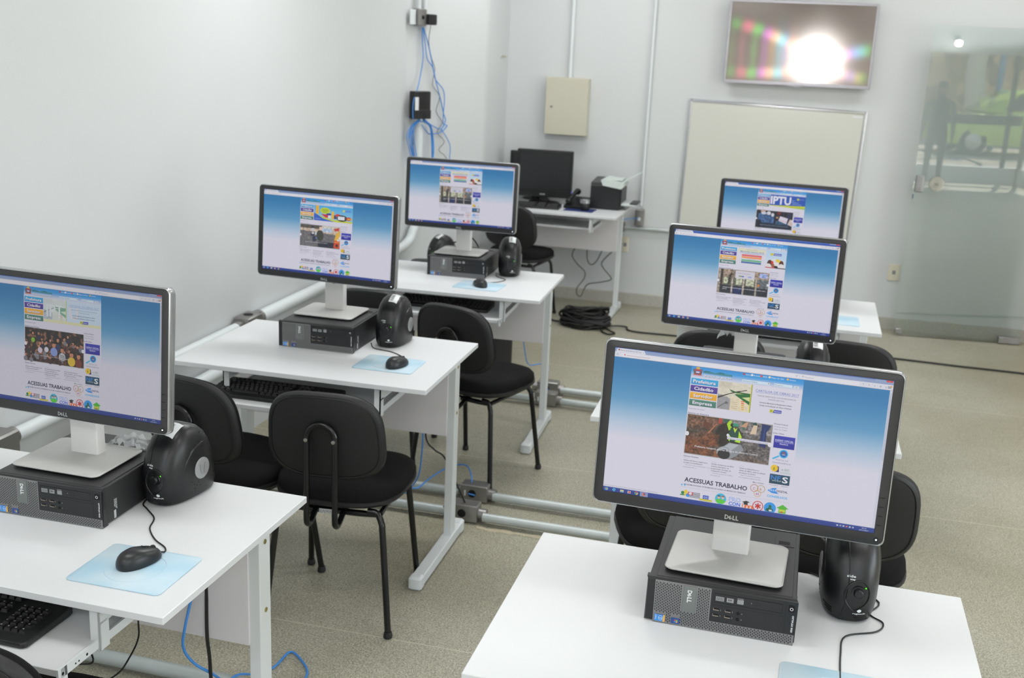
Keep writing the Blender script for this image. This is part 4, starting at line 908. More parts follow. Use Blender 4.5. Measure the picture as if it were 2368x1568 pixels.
    for k in range(9):
        y = .051+k*.0035; w_ = .0012 if k % 3 else .002
        mb.add([(x, yy, top(x, yy)+.0019) for x, yy in ((-.003, y), (.009, y), (.009, y+w_), (-.003, y+w_))], [(0, 1, 2, 3)], 1)
    mb.build('barcode_label', [M_label, M_bar], body)
    # side disc, arched grip line, little holes
    for s in (-1, 1):
        mb = MB(); Mx = Matrix.Translation((s*(xr(.112, .075)-.001), .112, .072)) @ Matrix.Rotation(s*PI/2, 4, 'Y')
        mb.lathe([(.030, 0), (.030, .0016), (.028, .0022), (.0002, .0026)] if 0 else [(.0265, -.004), (.0265, .0012), (.0240, .0022), (.0002, .0024)], 28, 0, Mx)
        for k in (-1, 1): mb.add([tuple(Mx @ Vector(p)) for p in ((-.012, k*.010-.0005, .0027), (.014, k*.004-.0005, .0027), (.014, k*.004+.0005, .0027), (-.012, k*.010+.0005, .0027))], [(0,1,2,3)], 1)
        mb.build('side_disc', [M_disc, M_plate], t)
        mb = MB(); P = [(.052, .085), (.062, .105), (.080, .122), (.100, .131), (.122, .134), (.145, .128)]
        mb.tube(smooth_path([(s*(xr(y, z)-.0004), y, z) for y, z in P], 4), [.0005+.0024*math.sin(PI*k/20) for k in range(21)], 8); mb.build('grip_arch', M_stab, body)
        mb = MB()
        for y, z in ((.075, .048), (.083, .040), (.092, .034), (.086, .028), (.098, .040), (.105, .030), (.076, .022), (.088, .020), (.150, .040), (.160, .034), (.166, .044), (.13, .018)):
            x = xr(y, z); mb.cyl((s*(x-.001), y, z), (s*(x+.0004), y, z), .0013, 8)
        for k in range(3): y = .118-.004*k; z = .155-k*.010; x = xr(y, z); mb.tube([(s*(x+.0002), y-.010, z-.004), (s*(xr(y+.006, z+.003)+.0002), y+.006, z+.003)], .0018, 6)
        mb.build('vent_holes', M_slot, body)
    return t
st0 = make_stab('black voltage stabilizer at the right of the nearest right computer, green light on', (1.262, -1.125), math.radians(2))
for lb, loc, rz in (
    ('black voltage stabilizer on the lower left desk with its side disc showing', (-.312, -1.085), math.radians(-9)),
    ('black voltage stabilizer on the middle left desk', (-.297, .415), math.radians(-3)),
    ('black voltage stabilizer on the farthest left desk', (-.19, 1.83), math.radians(12)),
    ('black voltage stabilizer just under the lower right corner of the middle right monitor', (1.205, .38), math.radians(2)),
    ('black voltage stabilizer hidden behind the right edge of the middle right monitor', (1.29, 1.88), math.radians(0)),
    ('black voltage stabilizer set on a low stool in the far left corner', (-.98, 3.02, .523), math.radians(-35))):
    dup(st0, lb, (loc[0], loc[1], loc[2] if len(loc) > 2 else DH), rz)

# ------------------------------------------------------------------ mice, pads, keyboards
def make_mouse(label, loc, rz):
    t = thing('computer_mouse', label, 'mouse', (loc[0], loc[1], DH+.003), rz, 'black computer mice')
    mb = MB(); S = []
    for z, s, e in ((.0, .93, 2.3), (.003, .99, 2.3), (.009, 1.0, 2.3), (.016, .97, 2.3), (.023, .90, 2.2), (.029, .76, 2.1), (.033, .56, 2), (.0355, .32, 2), (.0365, .08, 2)):
        S.append([(x*(1-.10*math.cos(y/.056*1.4)*0-.08*(y > 0)*abs(y)/.056), y+(-.008*(1-s)*2), z*(1-.22*max(0, (y/.056))**1.0)) for x, y in sup(.0575*s, .102*s, e, 32)])
    mb.loft(S); b = mb.build('shell', M_pcd, t)
    mb = MB(); mb.tube(smooth_path([(0, .024, .0296), (0, .016, .0322), (0, .008, .0342)], 4), .0006, 6); mb.tube([(-.006, .010, .0340), (0, .0105, .0347), (.006, .010, .0340)], .0005, 6)
    mb.build('button_gap', M_slot, b)
    mb = MB(); mb.lathe([(.002, -.0025), (.0068, -.0022), (.0074, 0), (.0068, .0022), (.002, .0025)], 18, 0, Matrix.Translation((0, .033, .0222)) @ Matrix.Rotation(PI/2, 4, 'Y')); mb.build('scroll_wheel', M_blackpl, t)
    return t
def cable(name, label, pts, r, m, cat='cable', group=None, n=6):
    mb = MB(); mb.tube(smooth_path(pts, n), r, 8); return tag(mb.build(name, m), label, cat, group)
def make_pad(label, loc, rz):
    mb = MB(); mb.slab(rrect(.215, .175, .012, 5), 0, .0025, .0005); o = mb.build('mouse_pad', M_pad, None, loc=(loc[0], loc[1], DH+.0002), rot=(0, 0, rz))
    q = MB(); q.tube([(.062*math.cos(2*PI*k/48), .062*math.sin(2*PI*k/48), .0026) for k in range(49)], .0006, 4); q.build('printed_ring', mat('pale_ring_print', (186, 206, 218), .5), o)
    return tag(o, label, 'mouse pad', 'pale blue mouse pads')
pads = [((-.178, -1.368), -.01, 'pale blue mouse pad on the lower left desk'), ((-.209, .232), 0, 'pale blue mouse pad on the middle left desk'), ((-.268, 1.59), -.04, 'pale blue mouse pad on the farthest left desk'), ((1.235, -1.40), -.04, 'pale blue mouse pad at the bottom edge on the lower right desk'), ((1.318, 1.60), -.01, 'pale blue mouse pad on the farthest right desk')]
for l, rz, lb in pads: make_pad(lb, l, rz)
ms0 = make_mouse('black mouse on the pad of the lower left desk', (-.183, -1.346), math.radians(-24))
for lb, l, rz in (('black mouse on the pad of the middle left desk', (-.175, .215), -18), ('black mouse on the pad of the farthest left desk', (-.262, 1.575), 38), ('black mouse on the farthest right desk, half hidden by the middle right monitor', (1.288, 1.60), 10), ('black mouse on the pad at the bottom edge of the lower right desk', (1.236, -1.428), 0)):
    dup(ms0, lb, (l[0], l[1], DH+.003), math.radians(rz))
zt = DH+.0022
cable('mouse_cable', 'thin black mouse cable curving over the lower left desk', [(-.166, -1.307, DH+.012), (-.162, -1.296, DH+.008), (-.161, -1.282, zt+.001), (-.175, -1.262, zt), (-.215, -1.235, zt), (-.255, -1.19, zt), (-.275, -1.14, zt), (-.318, -1.10, zt), (-.345, -1.07, zt), (-.355, -.98, zt)], .0017, M_cable, group='mouse cables')
cable('mouse_cable', 'thin black mouse cable on the middle left desk', [(-.160, .260, DH+.012), (-.158, .272, DH+.008), (-.17, .30, zt), (-.21, .345, zt), (-.26, .38, zt), (-.33, .40, zt), (-.365, .46, zt)], .0017, M_cable, group='mouse cables')
cable('mouse_cable', 'thin black mouse cable on the farthest left desk', [(-.291, 1.612, DH+.012), (-.294, 1.622, DH+.008), (-.27, 1.66, zt), (-.21, 1.70, zt), (-.19, 1.77, zt), (-.245, 1.82, zt), (-.27, 1.90, zt)], .0017, M_cable, group='mouse cables')
cable('mouse_cable', 'thin black mouse cable looping in front of the nearest right stabilizer', [(1.236, -1.380, DH+.012), (1.236, -1.368, DH+.008), (1.237, -1.35, zt), (1.241, -1.25, zt), (1.253, -1.178, zt), (1.313, -1.140, zt), (1.329, -1.10, zt), (1.305, -1.068, zt), (1.322, -1.0, zt), (1.19, -.92, zt)], .0017, M_cable, group='mouse cables')
def make_keyboard(label, loc, rz, z):
    t = thing('keyboard', label, 'keyboard', (loc[0], loc[1], z), rz, 'black computer keyboards')
    mb = MB(); mb.loft([[(x, y, (z_ if z_ < .008 else z_+.012*(y+.0775)/.155)) for x, y in rrect(.442-i, .155-i, .012, 4)] for z_, i in ((0, .006), (.004, 0), (.010, 0), (.0125, .004))]); mb.build('base', M_blackpl, t)
    mb = MB(); lg = MB(); ky = .0175
    def key(cx, cy, w_):
        zb = .012+.012*(cy+.0775)/.155
        for (a, b, c_, d, ml, mi) in ((w_-.0015, ky-.0028, zb, 0, mb, 0),):
            S = [[(cx+sx*(a/2-q), cy+sy*(b/2-q)+q*.2, zb+h) for sx, sy in ((-1, -1), (1, -1), (1, 1), (-1, 1))] for q, h in ((0, 0), (.0022, .0065))]
            ml.loft(S)
        lg.box(cx-.0035, cx-.0005, cy+.0005, cy+.0035, zb+.0066, zb+.0068)
    rows = [(.062, [(-.212, 1)]+[(-.176+i*ky, 1) for i in range(4)]+[(-.096+i*ky, 1) for i in range(4)]+[(-.017+i*ky, 1) for i in range(4)]), (.036, [(-.212+i*ky, 1) for i in range(13)]+[(.0265, 2)]), (.0185, [(-.207, 1.5)]+[(-.186+i*ky, 1) for i in range(12)]+[(.030, 1.5)]),
            (.001, [(-.205, 1.8)]+[(-.180+i*ky, 1) for i in range(11)]+[(.022, 2.3)]), (-.0165, [(-.202, 2.2)]+[(-.173+i*ky, 1) for i in range(10)]+[(.017, 2.7)]), (-.034, [(-.208, 1.4), (-.184, 1.2), (-.162, 1.2), (-.099, 5.8), (-.036, 1.2), (-.014, 1.2), (.008, 1.2), (.031, 1.4)])]
    for cy, ks in rows:
        for cx, w_ in ks: key(cx+.004, cy-.008, ky*w_)
    for i in range(3):
        for cy in (.062, .036, .0185): key(.072+i*ky, cy-.008, ky)
        key(.072+i*ky, -.042, ky)
    key(.072+ky, -.0245, ky)
    for i in range(4):
        for j, cy in enumerate((.036, .0185, .001, -.0165, -.034)):
            key(.140+i*ky, cy-.008, ky)
    kb = mb.build('keys', M_key, t, smooth=False); lg.build('key_legends', M_kleg, kb, smooth=False)
    return t
kb0 = make_keyboard('black keyboard on the tray of the lower left desk, at the picture corner', (-.520, -1.482), -.03, .6495)
for lb, x, y, rz, z in (('black keyboard on the pulled out tray of the middle left desk', -.545, .052, 0, .6495), ('black keyboard on the tray of the farthest left desk', -.42, 1.555, .02, .6495), ('black keyboard on the back wall desk before the unlit monitor', -.655, 4.235, .06, DH+.0005), ('black keyboard on the tray of the farthest right desk, almost hidden', 1.06, 1.62, 0, .6495)):
    dup(kb0, lb, (x, y, z), rz)

# ------------------------------------------------------------------ things on the back desk
t = thing('black_monitor', 'black unlit monitor on the back wall desk', 'monitor', (-.605, 4.47, DH), .02)
mb = MB(); mb.M = Matrix.Translation((0, 0, .21)); frame_ring(mb, .405, .335, .008, -.012, .012, .372, .262, .020); mb.loft([[(x*s, y, z*s) for x, z in rrect(.400, .330, .01, 4)] for s, y in ((1, .006), (.96, .03), (.6, .055))], 0)
mb.build('casing', M_blackpl, t)
MB().box(-.186, .186, -.0085, -.008, .099, .361).build('screen', M_screenoff, t, smooth=False)
mb = MB(); mb.box(-.026, .012, -.0135, -.0125, .058, .070, .0004); mb.build('silver_badge', M_silver, t)
mb = MB(); mb.box(.1985, .2025, -.010, -.002, .085, .095); mb.build('blue_light', M_bled, t)
mb = MB(); mb.box(-.03, .03, .0, .03, .008, .08, .004); mb.slab(sup(.22, .15, 2.4, 28, 0, .02), 0, .009, .003); mb.build('stand', M_blackpl, t)
t = thing('black_monitor', 'second black monitor behind the unlit one, only its upper left corner showing', 'monitor', (-.70, 4.63, DH), -.02)
mb = MB(); mb.M = Matrix.Translation((0, 0, .195)); frame_ring(mb, .40, .30, .006, -.012, .012, .37, .24, .01); mb.loft([[(x*s, y, z*s) for x, z in rrect(.395, .295, .01, 4)] for s, y in ((1, .006), (.9, .04), (.6, .06))]); mb.build('casing', M_blackpl, t)
MB().box(-.185, .185, -.0085, -.008, .085, .325).build('screen', M_screenoff, t, smooth=False)
mb = MB(); mb.box(-.03, .03, .0, .03, .006, .08, .004); mb.slab(sup(.2, .12, 2.4, 28, 0, .02), 0, .009, .003); mb.build('stand', M_blackpl, t)
t = thing('laser_printer', 'black laser printer with a pale output tray at the right end of the back desk', 'printer', (-.135, 4.50, DH), 0)
mb = MB(); mb.loft([[(x, y, z) for y, z in ((-.13, .004), (-.125, .16), (-.118, .185), (.14, .20), (.14, .004))] for x in (-.115, .092)]); 
mb.box(.088, .104, -.115, .13, .02, .15, .004); mb.build('body', M_pcd, t, smooth=False)
mb = MB(); mb.loft([[(x, y, z) for x, z in ((-.03, .168), (-.045, .205), (-.02, .214), (.115, .196), (.118, .172), (.10, .150))] for y in (-.136, .11)])
mb.build('output_cover', M_print, t, smooth=False)
mb = MB(); mb.box(-.012, .098, -.112, .09, .206, .2085); mb.loft([[(x, y, z) for x, z in ((.10, .196), (.215, .262), (.217, .258), (.102, .190))] for y in (-.10, .08)]); mb.build('paper_support', M_print, t, smooth=False)
mb = MB(); mb.box(.095, .20, -.11, .10, .035, .043, .002); mb.box(.16, .215, -.10, .09, .045, .052, .002, 1); tr = mb.build('paper_tray', [M_print, M_pcd], t)
mb = MB(); mb.box(.10, .185, -.095, .085, .0435, .0475); mb.build('paper', M_paper, tr, smooth=False)
t = thing('telephone', 'black desk telephone left of the printer', 'telephone', (-.325, 4.36, DH), -.25)
mb = MB(); mb.loft([[(x, y, z) for y, z in ((-.09, 0), (-.09, .02), (.06, .07), (.085, .07), (.09, 0))] for x in (-.075, .075)]); mb.build('base', M_blackpl, t)
mb = MB(); mb.M = Matrix.Translation((-.045, 0, .0)); mb.tube(smooth_path([(0, -.085, .045), (0, -.06, .060), (0, 0, .085), (0, .055, .105), (0, .085, .098)], 4), [.019, .022, .021, .018, .015, .0145, .014, .014, .014, .014, .015, .017, .02, .023, .024, .022, .018], 12); mb.build('handset', M_blackpl, t)
mb = MB()
for i in range(3):
    for j in range(4): mb.box(.0+i*.02, .015+i*.02, -.06+j*.022, -.045+j*.022, .0315+j*.0075, .0365+j*.0075)
mb.build('keypad', M_pc, t, smooth=False)
tag(MB().slab(rrect(.205, .16, .006, 3), 0, .003, .0005).build('mouse_pad', M_navy, loc=(-.295, 4.255, DH+.0003), rot=(0, 0, -.05)), 'navy blue mouse pad under the small cup on the back desk', 'mouse pad')
t = thing('desk_cup', 'small black cup with a silver rim on the navy mouse pad', 'cup', (-.262, 4.245, DH+.0033), 0)
mb = MB(); mb.lathe([(.028, 0), (.030, .003), (.031, .045), (.030, .048)], 24); mb.build('cup_body', M_blackpl, t)
mb = MB(); mb.lathe([(.030, .048), (.036, .050), (.036, .070), (.031, .073), (.004, .074)], 24); mb.build('silver_rim', M_silver, t)
tag(MB().box(-.06, .06, -.045, .045, 0, .03, .008).build('small_box', M_print, loc=(-.86, 4.30, DH+.0004)), 'small white object left of the keyboard on the back desk', 'small box')

# ------------------------------------------------------------------ wall furniture
# electrical cabinet
t = thing('electrical_cabinet', 'beige metal electrical cabinet on the back wall', 'electrical cabinet', (-.52, YB, 1.42), 0)
MB().box(-.155, .155, -.085, 0, -.20, .205, .003).build('cabinet_body', M_beige, t, smooth=False)
dr = MB().box(-.152, .152, -.096, -.0855, -.197, .197, .002).build('door', M_beige, t, smooth=False)
mb = MB(); mb.lathe([(.008, 0), (.008, .004), (.004, .006)], 14, 0, Matrix.Translation((-.105, -.096, 0)) @ Matrix.Rotation(PI/2, 4, 'X')); mb.build('lock', M_alu, dr)
def pipe(name, label, pts, r, m, group=None): 
    mb = MB(); mb.tube(pts, r, 14); return tag(mb.build(name, m), label, 'conduit', group)
pipe('conduit', 'grey-white conduit rising from the beige cabinet to the ceiling', [(-.515, YB-.03, 1.625), (-.515, YB-.03, CEIL)], .014, M_pipew)
pipe('conduit', 'thin white conduit running down the back wall between cabinet and whiteboard', [(.063, YB-.02, .745), (.063, YB-.02, CEIL)], .011, M_pipew)
pipe('conduit', 'horizontal aluminium conduit low on the back wall beside the printer desk', [(-.05, YB-.022, .577), (1.25, YB-.022, .577)], .014, M_pipe)
t = thing('junction_box', 'small aluminium junction box at the foot of the thin back wall conduit', 'junction box', (.06, YB-.028, .66), 0)
mb = MB(); mb.box(-.032, .032, -.025, .028, -.06, .06, .006); mb.build('box', M_alu, t); mb = MB(); mb.cyl((0, -.026, -.01), (0, -.024, -.01), .014, 14); mb.build('socket', M_pipew, t)
t = thing('pipe_clamp', 'dark clamp at the left end of the low back wall conduit', 'clamp', (-.055, YB-.02, .58), 0); MB().box(-.012, .012, -.02, .02, -.035, .035, .003).build('clamp', M_alu, t)
cable('network_cable', 'short blue cable from the desk to the back wall junction box', [(-.06, 4.66, .645), (0, 4.72, .65), (.055, 4.722, .655)], .003, M_bcable)
# whiteboard: hangs a touch lower at its right end
t = thing('whiteboard', 'large whiteboard with aluminium frame on the back wall below the television', 'whiteboard', (.945, YB, 1.055), 0)
t.rotation_euler = (0, math.radians(1.2), 0)
BW, BH = 1.19, .90
MB().box(-BW/2, BW/2, -.014, -.001, -BH/2, BH/2).build('board_surface', M_board, t, smooth=False)
mb = MB()
for a, b, c_, d in ((-BW/2-.008, -BW/2+.012, -BH/2-.008, BH/2+.008), (BW/2-.012, BW/2+.008, -BH/2-.008, BH/2+.008), (-BW/2, BW/2, BH/2-.012, BH/2+.008), (-BW/2, BW/2, -BH/2-.008, BH/2*-1+.012)): mb.box(a, b, -.020, -.0005, c_, d, .004)
mb.build('frame', M_alubar, t)
mb = MB(); mb.add([(BW/2-.085, -.0145, BH/2-.036), (BW/2-.02, -.0145, BH/2-.036), (BW/2-.02, -.0145, BH/2-.026), (BW/2-.085, -.0145, BH/2-.026)], [(0,1,2,3)]); mb.build('maker_label', M_label, t, smooth=False)
# television
TW, TH = .972, .552
t = thing('television', 'flat silver edged television high on the back wall with rainbow glare', 'television', (1.060, 4.70, 1.925), 0)
mb = MB(); 
def ring2(mb, w, h, r, y0, y1, iw, ih, idz=0):
    out = rrect(w, h, r, 5); inn = [(max(-iw/2, min(iw/2, x*2)), max(-ih/2+idz, min(ih/2+idz, z*2))) for x, z in out]
    mb.loft([[(x, y1, z) for x, z in out], [(x, y0+.003, z) for x, z in out], [(x*.995, y0, z*.992) for x, z in out], [(x, y0, z) for x, z in inn], [(x, y0+.004, z) for x, z in inn]], 0, None, caps=False)
ring2(mb, TW, TH, .008, -.012, .02, TW-.03, TH-.036, .004); mb.loft([[(-.05, -.010, -TH/2+.004), (-.05, .01, -TH/2+.004), (-.03, .01, -TH/2-.008), (-.03, -.012, -TH/2-.008)], [(.05, -.010, -TH/2+.004), (.05, .01, -TH/2+.004), (.03, .01, -TH/2-.008), (.03, -.012, -TH/2-.008)]])
mb.build('frame', mat('tv_grey_frame', (158, 157, 164), .3, .5), t)
mb = MB(); mb.loft([[(x*s, y, z*s) for x, z in rrect(TW-.01, TH-.01, .01, 4)] for s, y in ((1, .015), (.9, .045), (.3, .06))]); mb.build('back_cover', M_blackpl, t)
mb = MB(); mb.box(-.15, .15, .05, .079, -.1, .1); mb.build('wall_bracket', M_tube, t, smooth=False)
def tv_material():
    """dark panel; rainbow glare of its pixel grid put in as placed coloured lobes"""
    m = bpy.data.materials.new('tv_panel'); m.use_nodes = True; N = m.node_tree; N.nodes.clear(); L = N.links.new
    out = N.nodes.new('ShaderNodeOutputMaterial'); acc = None
    def addsh(sh):
        nonlocal acc
        if acc is None: acc = sh; return
        a = N.nodes.new('ShaderNodeAddShader'); L(acc, a.inputs[0]); L(sh, a.inputs[1]); acc = a.outputs[0]
    df = N.nodes.new('ShaderNodeBsdfDiffuse'); df.inputs[0].default_value = (.008, .008, .009, 1); addsh(df.outputs[0])
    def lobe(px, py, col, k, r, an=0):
        # tilt that puts this coloured glare at that panel point for the camera
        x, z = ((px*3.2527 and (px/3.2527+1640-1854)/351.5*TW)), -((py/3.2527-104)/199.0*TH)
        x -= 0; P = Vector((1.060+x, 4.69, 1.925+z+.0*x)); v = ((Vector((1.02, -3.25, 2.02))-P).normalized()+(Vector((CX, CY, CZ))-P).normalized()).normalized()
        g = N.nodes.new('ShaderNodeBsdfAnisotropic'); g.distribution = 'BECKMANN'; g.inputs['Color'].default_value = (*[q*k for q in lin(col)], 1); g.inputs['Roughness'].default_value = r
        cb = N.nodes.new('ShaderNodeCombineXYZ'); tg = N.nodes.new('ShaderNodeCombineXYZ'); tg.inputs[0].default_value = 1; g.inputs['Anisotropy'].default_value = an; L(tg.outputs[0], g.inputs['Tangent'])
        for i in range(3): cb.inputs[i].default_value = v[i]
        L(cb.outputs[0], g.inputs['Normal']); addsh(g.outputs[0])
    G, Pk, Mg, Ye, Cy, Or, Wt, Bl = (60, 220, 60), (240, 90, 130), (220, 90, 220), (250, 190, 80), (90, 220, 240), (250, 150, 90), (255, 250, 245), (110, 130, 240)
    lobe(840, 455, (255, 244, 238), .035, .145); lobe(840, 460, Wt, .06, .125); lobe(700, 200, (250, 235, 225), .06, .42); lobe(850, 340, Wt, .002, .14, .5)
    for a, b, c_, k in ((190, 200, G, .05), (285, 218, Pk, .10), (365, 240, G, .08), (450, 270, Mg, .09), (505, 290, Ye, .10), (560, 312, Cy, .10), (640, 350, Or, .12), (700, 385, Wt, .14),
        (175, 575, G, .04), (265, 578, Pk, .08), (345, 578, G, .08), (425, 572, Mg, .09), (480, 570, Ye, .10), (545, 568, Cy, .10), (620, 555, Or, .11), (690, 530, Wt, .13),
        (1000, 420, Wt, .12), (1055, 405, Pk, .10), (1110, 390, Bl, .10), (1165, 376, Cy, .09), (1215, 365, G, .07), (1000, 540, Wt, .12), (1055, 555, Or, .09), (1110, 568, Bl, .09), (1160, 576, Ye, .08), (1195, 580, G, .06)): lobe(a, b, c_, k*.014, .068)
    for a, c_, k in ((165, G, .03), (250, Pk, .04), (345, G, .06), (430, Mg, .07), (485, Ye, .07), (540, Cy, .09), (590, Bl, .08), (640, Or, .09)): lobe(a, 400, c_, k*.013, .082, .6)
    L(acc, out.inputs[0]); return m
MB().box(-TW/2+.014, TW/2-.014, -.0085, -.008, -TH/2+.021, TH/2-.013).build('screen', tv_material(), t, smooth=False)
# wall sockets
def socket(label, x, y, z, w_, h_):
    t = thing('wall_socket', label, 'wall socket', (x, y, z), 0); mb = MB(); mb.box(-w_/2, w_/2, -.009, 0, -h_/2, h_/2, .003); mb.build('plate', M_plate2, t)
    mb = MB(); mb.box(-.012, .012, -.0098, -.009, -.014, .014, 0)
    for dz in (-.008, 0, .008): mb.box(-.0025, .0025, -.0104, -.0098, dz-.002, dz+.002, 0, 1)
    mb.build('outlet', [M_disc, M_slot], t, smooth=False)
socket('ivory wall socket left of the glass door', 1.868, YB, .412, .078, .118)
socket('ivory wall plate beside the right leg of the back desk', -.035, YB, .447, .05, .115)
t = thing('wall_hook', 'small brass hook high on the wall in the far left corner', 'hook', (-.985, 4.62, 1.752), 0)
mb = MB(); mb.tube([(0, -.06, .004), (.012, -.05, .003), (.015, .0, 0), (.014, .05, -.002)], .0035, 8); mb.build('hook_arm', M_brass, t); mb = MB(); mb.cyl((0, -.06, .004), (.005, -.06, .004), .010, 12); mb.build('wall_plug', M_pipew, t)

# glass door standing open
DA = math.radians(6); t = thing('glass_door', 'frameless green tinted glass door mirroring the street, at the right edge', 'glass door', (1.895, 4.60, 0), DA)
MB().box(0, .845, -.004, .004, .012, 2.08).build('glass_leaf', M_glass, t, smooth=False)
mb = MB(); mb.box(.014, .070, -.014, .014, 1.00, 1.115, .006); mb.cyl((.04, -.02, 1.025), (.04, .02, 1.025), .010, 14, 1); lk = mb.build('lock_case', [M_disc, M_alu], t)
mb = MB(); mb.box(.006, .012, -.004, .004, .955, .985, .001); mb.build('key', M_blue2, lk)
mb = MB()
for s in (1, -1): mb.lathe([(.010, 0), (.010, .012), (.046, .016), (.050, .022), (.046, .030), (.020, .034), (.002, .034)], 30, 0, Matrix.Translation((.150, 0, 1.062)) @ Matrix.Rotation(s*PI/2, 4, 'X'))
kn = mb.build('door_knob', mat('clear_acrylic', (214, 212, 196), .1, alpha=.28), t)
mb = MB(); mb.cyl((.150, -.038, 1.062), (.150, .038, 1.062), .008, 14); mb.build('knob_bolt', M_alu, kn)
mb = MB(); mb.box(.70, .845, -.016, .016, .004, .05, .004); mb.build('bottom_hinge', M_alu, t)
mb = MB(); mb.box(.01, .062, -.010, .010, .014, .058, .008); mb.build('bottom_lock', M_alu, t)

# conduits of the left wall
gp = 'white conduit pieces along the left wall'
pipe('conduit', 'white conduit along the left wall beside the lower left desk', [(-1.262, -3.5, .556), (-1.262, -.59, .556)], .024, M_pipew, gp)
pipe('conduit', 'white conduit along the left wall between the lower and middle left desks', [(-1.262, -.36, .556), (-1.262, 1.12, .556)], .0235, M_pipew, gp)
mb = MB(); P = [(-1.255, 1.33, .560), (-1.255, 3.20, .558), (-1.255, 3.32, .565), (-1.250, 3.42, .590), (-1.243, 3.47, .645), (-1.240, 3.50, .74), (-1.236, 3.53, 1.335)]; mb.tube([P[0]]+smooth_path(P[1:], 5), .030, 16)
tag(mb.build('conduit', M_pipew), 'thick white conduit bending upwards in the far left corner', 'conduit')
pipe('conduit', 'lower white conduit seen through the gap under the middle left desk', [(-1.262, .60, .40), (-1.262, 3.2, .40)], .026, M_pipew)
def cbox(label, loc, s, rz, hole='top'):
    t = thing('junction_box', label, 'junction box', loc, rz); mb = MB(); mb.box(-s[0], s[0], -s[1], s[1], -s[2], s[2], .006)
    if hole == 'top':
        mb.cyl((0, 0, s[2]), (0, 0, s[2]+.0015), s[0]*.55, 18, 1)
    else: mb.cyl((0, -s[1]-.001, 0), (0, -s[1]+.001, 0), s[2]*.5, 18, 1)
    mb.build('box', [M_alu, M_slot], t)
    return t
def collar(t, p0, p1, r):
    mb = MB(); mb.tube([p0, p1], r, 18); mb.build('collar', M_alu, t)
b = cbox('aluminium junction box on the left wall beside the middle left desk', (-1.252, 1.215, .562), (.040, .068, .036), 0); collar(b, (-.010, -.10, -.005), (-.010, -.066, -.005), .028); collar(b, (-.004, .066, -.003), (-.004, .115, -.003), .037)
for x, y in ((.031, -.058), (.031, .058)): MB().cyl((x, y, .034), (x, y, .040), .005, 10).build('screw', M_chrome, b)
b = cbox('dark sided junction box on the left wall at the left picture edge', (-1.246, -.50, .560), (.046, .085, .044), 0); collar(b, (-.010, .083, .003), (-.010, .125, .003), .029)
# box, adapter and cables high in the far left corner
RZ = math.radians(67.2)-PI/2+PI/2
t = thing('junction_box', 'grey junction box high in the far left corner with blue cables leaving it', 'junction box', (-1.240, 3.515, 1.975), math.radians(67)); mb = MB(); mb.box(-.036, .036, -.026, .026, -.05, .05, .004); mb.cyl((0, -.028, 0), (0, -.025, 0), .012, 14, 1); mb.build('box', [M_alu, M_slot], t); mb = MB(); mb.box(-.092, -.04, -.004, .004, -.045, .045, .001); mb.build('white_cover', M_pipew, t)
pipe('conduit', 'left one of two white pipes above the high corner junction box', [(-1.245, 3.505, 2.02), (-1.245, 3.505, CEIL)], .014, M_pipew); pipe('conduit', 'right one of two white pipes above the high corner junction box', [(-1.225, 3.56, 2.02), (-1.225, 3.56, CEIL)], .014, M_pipew)
t = thing('power_adapter', 'small black plug-in power adapter beside the high corner junction box', 'power adapter', (-1.195, 3.575, 1.965), math.radians(67)); MB().box(-.036, .036, -.03, .02, -.032, .032, .005).build('adapter_body', M_blackpl, t)
t = thing('network_router', 'black network box with a white label hanging in the far left corner', 'router', (-1.215, 3.49, 1.445), math.radians(62)); 
mb = MB(); mb.box(-.078, .060, -.030, .022, -.085, .085, .005); mb.box(-.06, .06, -.034, -.029, -.085, -.03, .002); mb.build('router_body', M_blackpl, t); mb = MB(); mb.box(-.076, -.046, -.0312, -.0302, -.03, .05); mb.build('label', M_label, t, smooth=False)
g = 'blue network cables in the far left corner'
CB = [
 ('straightest blue cable falling from the high box to the router', [(-1.232,3.535,1.917),(-1.229,3.541,1.828),(-1.226,3.549,1.727),(-1.234,3.529,1.624),(-1.226,3.45,1.541),(-1.232,3.40,1.470),(-1.235,3.40,1.393),(-1.235,3.41,1.361)]),
 ('blue cable swinging out widest to the right below the high box', [(-1.229,3.543,1.917),(-1.220,3.564,1.829),(-1.211,3.586,1.728),(-1.190,3.634,1.677),(-1.177,3.665,1.599),(-1.148,3.734,1.539),(-1.141,3.751,1.473),(-1.144,3.745,1.386),(-1.143,3.747,1.319),(-1.128,3.782,1.304),(-1.152,3.725,1.265),(-1.192,3.630,1.256),(-1.195,3.54,1.285),(-1.20,3.47,1.326)]),
 ('blue cable crossing the wide one on its way to the coil', [(-1.227,3.547,1.917),(-1.208,3.592,1.817),(-1.188,3.638,1.677),(-1.173,3.675,1.573),(-1.155,3.717,1.467),(-1.144,3.745,1.386),(-1.135,3.766,1.338),(-1.152,3.724,1.286),(-1.18,3.637,1.309),(-1.195,3.54,1.338),(-1.22,3.45,1.347)])]
for lb, p in CB: cable('network_cable', lb, p, .0033, M_bcable, group=g)
mb = MB(); rnd = random.Random(5)
